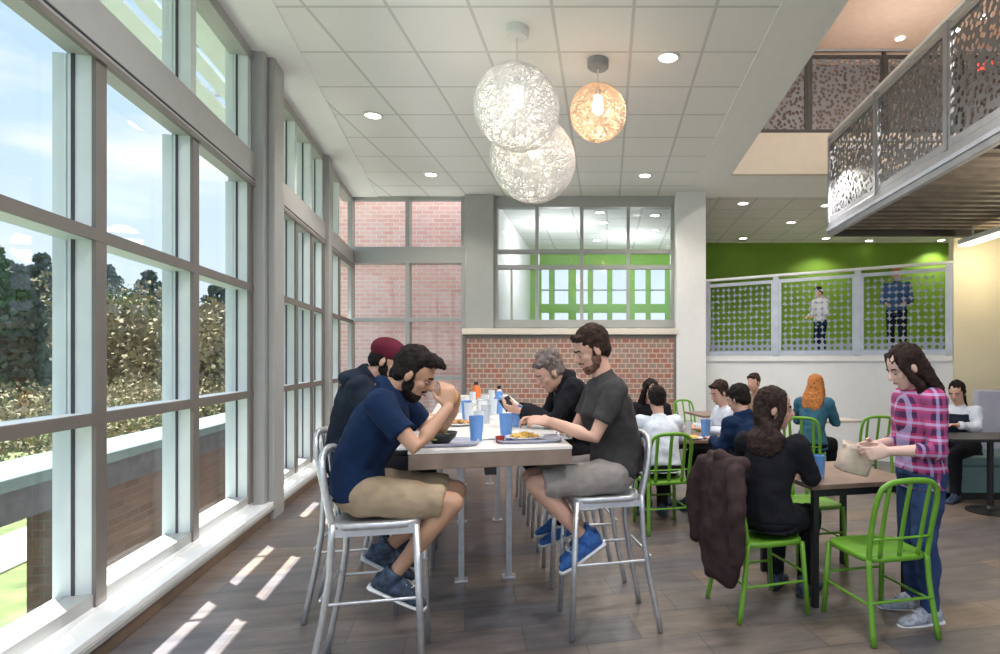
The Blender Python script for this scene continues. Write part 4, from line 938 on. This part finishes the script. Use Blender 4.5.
# man in black jacket, right second
J = seated(.76, .19, .50, .12, .05, .40, .45, .22)
J.update(elL=(.32, .23, 1.10), wrL=(.52, .1, 1.16), elR=(.32, -.22, 1.1), wrR=(.52, -.08, 1.17))
person('man with greying brown hair in black jacket bent over the table, second on the right', V((-.09, 4.20, 0)), WANG+PI, J, (.80, .12, -.5), 'skin', 'hairgrey', 'curly', .008,
       (('jacket', 'jacket', 'black', .09), ('pants', 'trousers', 'black'), ('shoes', 'shoeblue', 'sole')), hk=1.05,
       hands={'L': ((.9, -.3, .2), (.2, -.6, .7), .8), 'R': ((.9, .3, .2), (.2, .6, .7), .8)})
ph = bbox('mobile_phone', M['phone'], (-.04, .04, -.075, .075, -.005, .005), bevel=.003); ph.location = V((-.09, 4.20, 0)) + Matrix.Rotation(WANG+PI, 3, 'Z') @ V((.60, .0, 1.205)); ph.rotation_euler = (.5, -.5, .3); tag(ph, 'black mobile phone held by the man in the black jacket', 'phone')

# standing woman in plaid
J = dict(pel=(0, 0, .86), che=(.0, 0, 1.16), nck=(.025, 0, 1.335), head=(.095, 0, 1.455), shL=(.01, .155, 1.275), shR=(.01, -.155, 1.275), hipL=(0, .085, .84), hipR=(0, -.085, .84),
         knL=(.03, .085, .46), knR=(.01, -.085, .46), anL=(.0, .09, .09), anR=(-.02, -.10, .09), toeL=(1, .15, -.02), toeR=(1, -.15, -.02),
         elL=(.02, .20, 1.0), elR=(.02, -.19, 1.0), wrL=(.25, .12, .985), wrR=(.25, -.06, .995))
wl = V((1.84, 3.52, 0)); wh = math.radians(183)
person('woman in pink plaid shirt and blue jeans standing at the square wooden table', wl, wh, J, (.88, 0, -.45), 'skinp', 'hairlong', 'long', .0065,
       ('female', ('shirt', 'plaid_shirt', 'plaid', .10, .45), ('pants', 'jeans', 'jean'), ('shoes', 'shoegrey', 'sole')), hk=1.04,
       hands={'L': ((.95, -.2, -.15), (0, -.9, -.2), .7), 'R': ((.95, .2, -.15), (0, .9, -.2), .7)})
# paper bag in her hands
bm = bmesh.new(); n = 20; rings = []
for z, s in ((0, .9), (.01, 1), (.08, 1.0), (.14, .92), (.175, .98), (.17, .9), (.10, .88), (.012, .85)):
    rr = []
    for i in range(n):
        a = 2*PI*i/n; x = math.copysign(abs(math.cos(a))**.5, math.cos(a))*.095*s; y = math.copysign(abs(math.sin(a))**.5, math.sin(a))*.06*s; k = 1+.12*noise.noise(V((x*30, y*30, z*25)))
        rr.append(bm.verts.new((x*k, y*k, z+(.02*noise.noise(V((x*20, y*20, 3))) if z > .13 else 0))))
    rings.append(rr)
for r, q in zip(rings, rings[1:]):
    for i in range(n): bm.faces.new((r[i], r[(i+1) % n], q[(i+1) % n], q[i]))
bm.faces.new(rings[0][::-1]); bm.faces.new(rings[-1])
pb = obj('paper_bag', bm, M['kraft'], None, (1.455, 3.58, .83), smooth=True); pb.rotation_euler = (.1, .25, .2); tag(pb, 'crumpled brown paper bag held by the woman in plaid', 'paper bag')

# woman in black, long dark hair, back to camera
J = seated(.45, .05, .49, .06, .155, .09, .42, .36, .95)
J.update(knL=(.42, .11, .50), knR=(.42, -.11, .50), elR=(.12, -.22, .80), wrR=(.33, -.12, .79), elL=(.15, .21, .80), wrL=(.36, .1, .79), toeL=(1, .1, 0), toeR=(1, -.1, 0))
person('woman with long dark hair in black top, seated with her back to the camera', (.97, 3.62, 0), math.radians(52), J, (.45, -.95, -.12), 'skin', 'hairlong', 'longdown', .0075,
       ('female', ('shirt', 'black_top', 'black', .06), ('pants', 'trousers', 'black'), ('shoes', 'shoenavy', 'soleb')), hk=1.06)

def sitter(label, loc, deg, top, topm, hair, hs, look=(.9, 0, -.25), skin='skin', vox=.011, pants='black', female=False, up=.47, lean=.08, sc=1.0, seat=.45, extra=()):
    J = seated(seat, lean, up, .06, .15, .09, .42, .38, .92); J.update(knL=(.42, .11, seat+.05), knR=(.42, -.11, seat+.05), elL=(.16, .22, seat+.33), elR=(.16, -.22, seat+.33), wrL=(.38, .12, seat+.36), wrR=(.38, -.12, seat+.36), toeL=(1, .1, 0), toeR=(1, -.1, 0))
    return person(label, loc, math.radians(deg), J, look, skin, hair, hs, vox, (('female',) if female else ()) + ((top, 'top', topm, .07), ('pants', 'trousers', pants), ('shoes', 'shoenavy', 'soleb')) + extra, sc=sc, face=(vox < .0115))
sitter('man with black hair in navy sweater seen from behind, left of the woman in black', (1.23, 4.96, 0), 125, 'jacket', 'navy', 'hairblack', 'short', (.9, .2, -.35), up=.46, lean=.13)
sitter('person with black hair in pale blue-white shirt seen from behind', (.50, 5.40, 0), 100, 'shirt', 'whiteshirt', 'hairblack', 'short', (.9, 0, -.3), vox=.012, up=.42, lean=.14)
sitter('dark-haired woman in black beyond the pale blue-white shirt, facing the camera', (.46, 6.72, 0), -82, 'shirt', 'black', 'hairblack', 'long', (.9, 0, -.2), vox=.011, female=True, up=.46)
sitter('dark-haired person in white top facing the man in the navy sweater', (1.29, 6.18, 0), 190, 'shirt', 'whiteshirt', 'hairbrown', 'short', (.9, .2, -.35), vox=.011, up=.46)
sitter('far man in tan shirt in front of the low white wall', (2.08, 8.1, 0), 210, 'shirt', 'tan', 'hairbrown', 'short', (.9, .3, -.1), vox=.012, up=.49)
sitter('red-haired woman in teal top seated before the low white wall', (2.36, 6.90, 0), 55, 'shirt', 'tealcloth', 'hairred', 'long', (.9, .1, -.15), vox=.011, female=True, up=.50)
sitter('woman with dark ponytail in white shirt and dark vest seated at the booth bench', (3.95, 6.66, 0), 215, 'shirt', 'whiteshirt', 'hairblack', 'ponytail', (.9, .1, -.35), vox=.011, female=True, up=.44, extra=(('vest', 'navyhood'),))
# two people on the raised level
def stander(label, loc, deg, topm, pm, hair, hs, sc, look=(.9, 0, -.2)):
    J = dict(pel=(0, 0, .90), che=(.0, 0, 1.22), nck=(.02, 0, 1.43), head=(.05, 0, 1.57), shL=(.01, .18, 1.36), shR=(.01, -.18, 1.36), hipL=(0, .09, .88), hipR=(0, -.09, .88),
             knL=(.03, .1, .49), knR=(.02, -.1, .49), anL=(.0, .11, .09), anR=(-.02, -.11, .09), toeL=(1, .15, -.02), toeR=(1, -.15, -.02), elL=(.02, .24, 1.08), elR=(.02, -.24, 1.08), wrL=(.22, .15, 1.02), wrR=(.22, -.15, 1.02))
    return person(label, loc, math.radians(deg), J, look, 'skin', hair, hs, .013, (('shirt', 'shirt', topm, .09), ('pants', 'trousers', pm), ('shoes', 'shoenavy', 'soleb')), sc=sc, face=False)
stander('person in pale blue shirt on the raised level behind the perforated railing', (4.62, 13.0, RZ-.06), 200, 'whiteshirt', 'navy', 'hairblack', 'short', .92)
stander('person in dark blue on the raised level whose head shows above the railing', (5.02, 10.4, RZ-.06), 240, 'bluecloth', 'navyhood', 'hairred', 'short', .93)

# coat over the chair back
bm = bmesh.new(); CH = V((.93, 3.66, 0)); ca = WANG+.06
def ch(x, y, z): return V((x, y, z))
rnd = random.Random(4)
secs = [(.20, .93, -.235, .03), (.225, .88, -.245, .06), (.235, .80, -.25, .075), (.235, .66, -.25, .085), (.225, .50, -.26, .085), (.215, .36, -.27, .08), (.195, .25, -.275, .07), (.17, .20, -.275, .05)]
loft(bm, [(V((x, 0, z)), V((0, w_, 0)), V((d_, 0, 0))) for w_, z, x, d_ in secs], 28)
# sleeves and collar
tube(bm, [(-.27, -.20, .86), (-.30, -.27, .72), (-.31, -.275, .52), (-.30, -.26, .38)], [.05, .055, .05, .042], 12, sub=1)
tube(bm, [(-.27, .20, .86), (-.31, .265, .70), (-.31, .27, .50), (-.3, .26, .38)], [.05, .055, .05, .042], 12, sub=1)
tube(bm, [(-.2, -.15, .90), (-.27, 0, .93), (-.2, .15, .90)], .035, 10)
co = link('coat', voxel(bm, .009, 5, .016, 7), M['coat']); co.location = CH; co.rotation_euler = (0, 0, ca); tag(co, 'dark brown coat draped over the back of a green chair', 'coat')

# ------------------------------------------------------------------ daylight
w = bpy.data.worlds.new('sky'); bpy.context.scene.world = w; w.use_nodes = True; nt = w.node_tree; bg = nt.nodes['Background']
tc = nt.nodes.new('ShaderNodeTexCoord'); sp = nt.nodes.new('ShaderNodeSeparateXYZ'); nt.links.new(tc.outputs['Generated'], sp.inputs[0])
r = nt.nodes.new('ShaderNodeValToRGB'); e = r.color_ramp.elements
e[0].position = 0; e[0].color = (.78, .87, .98, 1); e[1].position = 1; e[1].color = (.30, .52, .90, 1)
x = r.color_ramp.elements.new(.25); x.color = (.62, .79, .98, 1); x = r.color_ramp.elements.new(.6); x.color = (.40, .62, .95, 1)
nt.links.new(sp.outputs['Z'], r.inputs['Fac'])
mp = nt.nodes.new('ShaderNodeMapping'); mp.inputs['Scale'].default_value = (1, 1, 3.2); nt.links.new(tc.outputs['Generated'], mp.inputs['Vector'])
n = nt.nodes.new('ShaderNodeTexNoise'); n.inputs['Scale'].default_value = 2.6; n.inputs['Detail'].default_value = 7; n.inputs['Roughness'].default_value = .52; nt.links.new(mp.outputs[0], n.inputs['Vector'])
cr = nt.nodes.new('ShaderNodeValToRGB'); cr.color_ramp.elements[0].position = .54; cr.color_ramp.elements[1].position = .70; nt.links.new(n.outputs['Fac'], cr.inputs['Fac'])
mx = nt.nodes.new('ShaderNodeMix'); mx.data_type = 'RGBA'; nt.links.new(cr.outputs['Color'], mx.inputs['Factor']); nt.links.new(r.outputs['Color'], mx.inputs['A']); mx.inputs['B'].default_value = (1.02, 1.02, 1.02, 1)
nt.links.new(mx.outputs['Result'], bg.inputs['Color']); bg.inputs['Strength'].default_value = .84
el_, Az = math.radians(66.9), math.radians(50.7)
dirv = (N*math.cos(Az) - U*math.sin(Az))*math.cos(el_) - V((0, 0, 1))*math.sin(el_)
s = bpy.data.lights.new('sun', 'SUN'); s.energy = 16; s.angle = math.radians(.35); s.color = (1, .96, .9)
so = bpy.data.objects.new('sun', s); C.objects.link(so); so.rotation_euler = dirv.to_track_quat('-Z', 'Y').to_euler()

# unseen ceiling lamps, plus fill lights added without fixtures to brighten the hall
for x, y, pw in ((-1.0, 1.0, 130), (1.0, 1.6, 130), (.2, -1.4, 130), (-1.2, 3.4, 110), (.9, 4.0, 110), (0, 7.4, 120), (-2.2, 7.8, 100)): spot((x, y, CEIL-.03), pw, (.98, .97, 1), 160, .12, .8)
point((4.6, 2.5, 6.4), 380, (1, .92, .84), .12); point((5.4, 10.8, 6.4), 60, (1, .86, .74), .12)  # fill points added to brighten the upper hall and its ceiling
for x, y in ((3.0, 8.0), (1.6, 6.2)): spot((x, y, 4.3 if x < 1.9 else 3.9), 120, (1, .95, .9), 165, .15, .8)  # fill spots added near the low white wall to brighten it
for x, y in ((-1.0, 12.5), (.6, 13.8)): point((x, y, 3.6), 45, (.97, 1, .97), .3)
point((5.2, 7.7, 2.85), 14, (1, .84, .55), .1)
point((3.9, 5.0, 2.9), 25, (1, .88, .75), .05)

# ------------------------------------------------------------------ camera
cam = bpy.data.cameras.new('camera'); cam.sensor_width = 36; cam.lens = 36*F/1000; cam.shift_x = -(PX-500)/1000; cam.shift_y = (PY-327)/1000; cam.clip_end = 300
cobj = bpy.data.objects.new('camera', cam); C.objects.link(cobj); cobj.location = (0, 0, EYE); cobj.rotation_euler = (PI/2, 0, 0)
sc = bpy.context.scene; sc.camera = cobj
vs = sc.view_settings; sc.view_settings.view_transform = 'Standard'; vs.look = 'None'; vs.gamma = 1; vs.use_curve_mapping = False; vs.exposure = 0.55
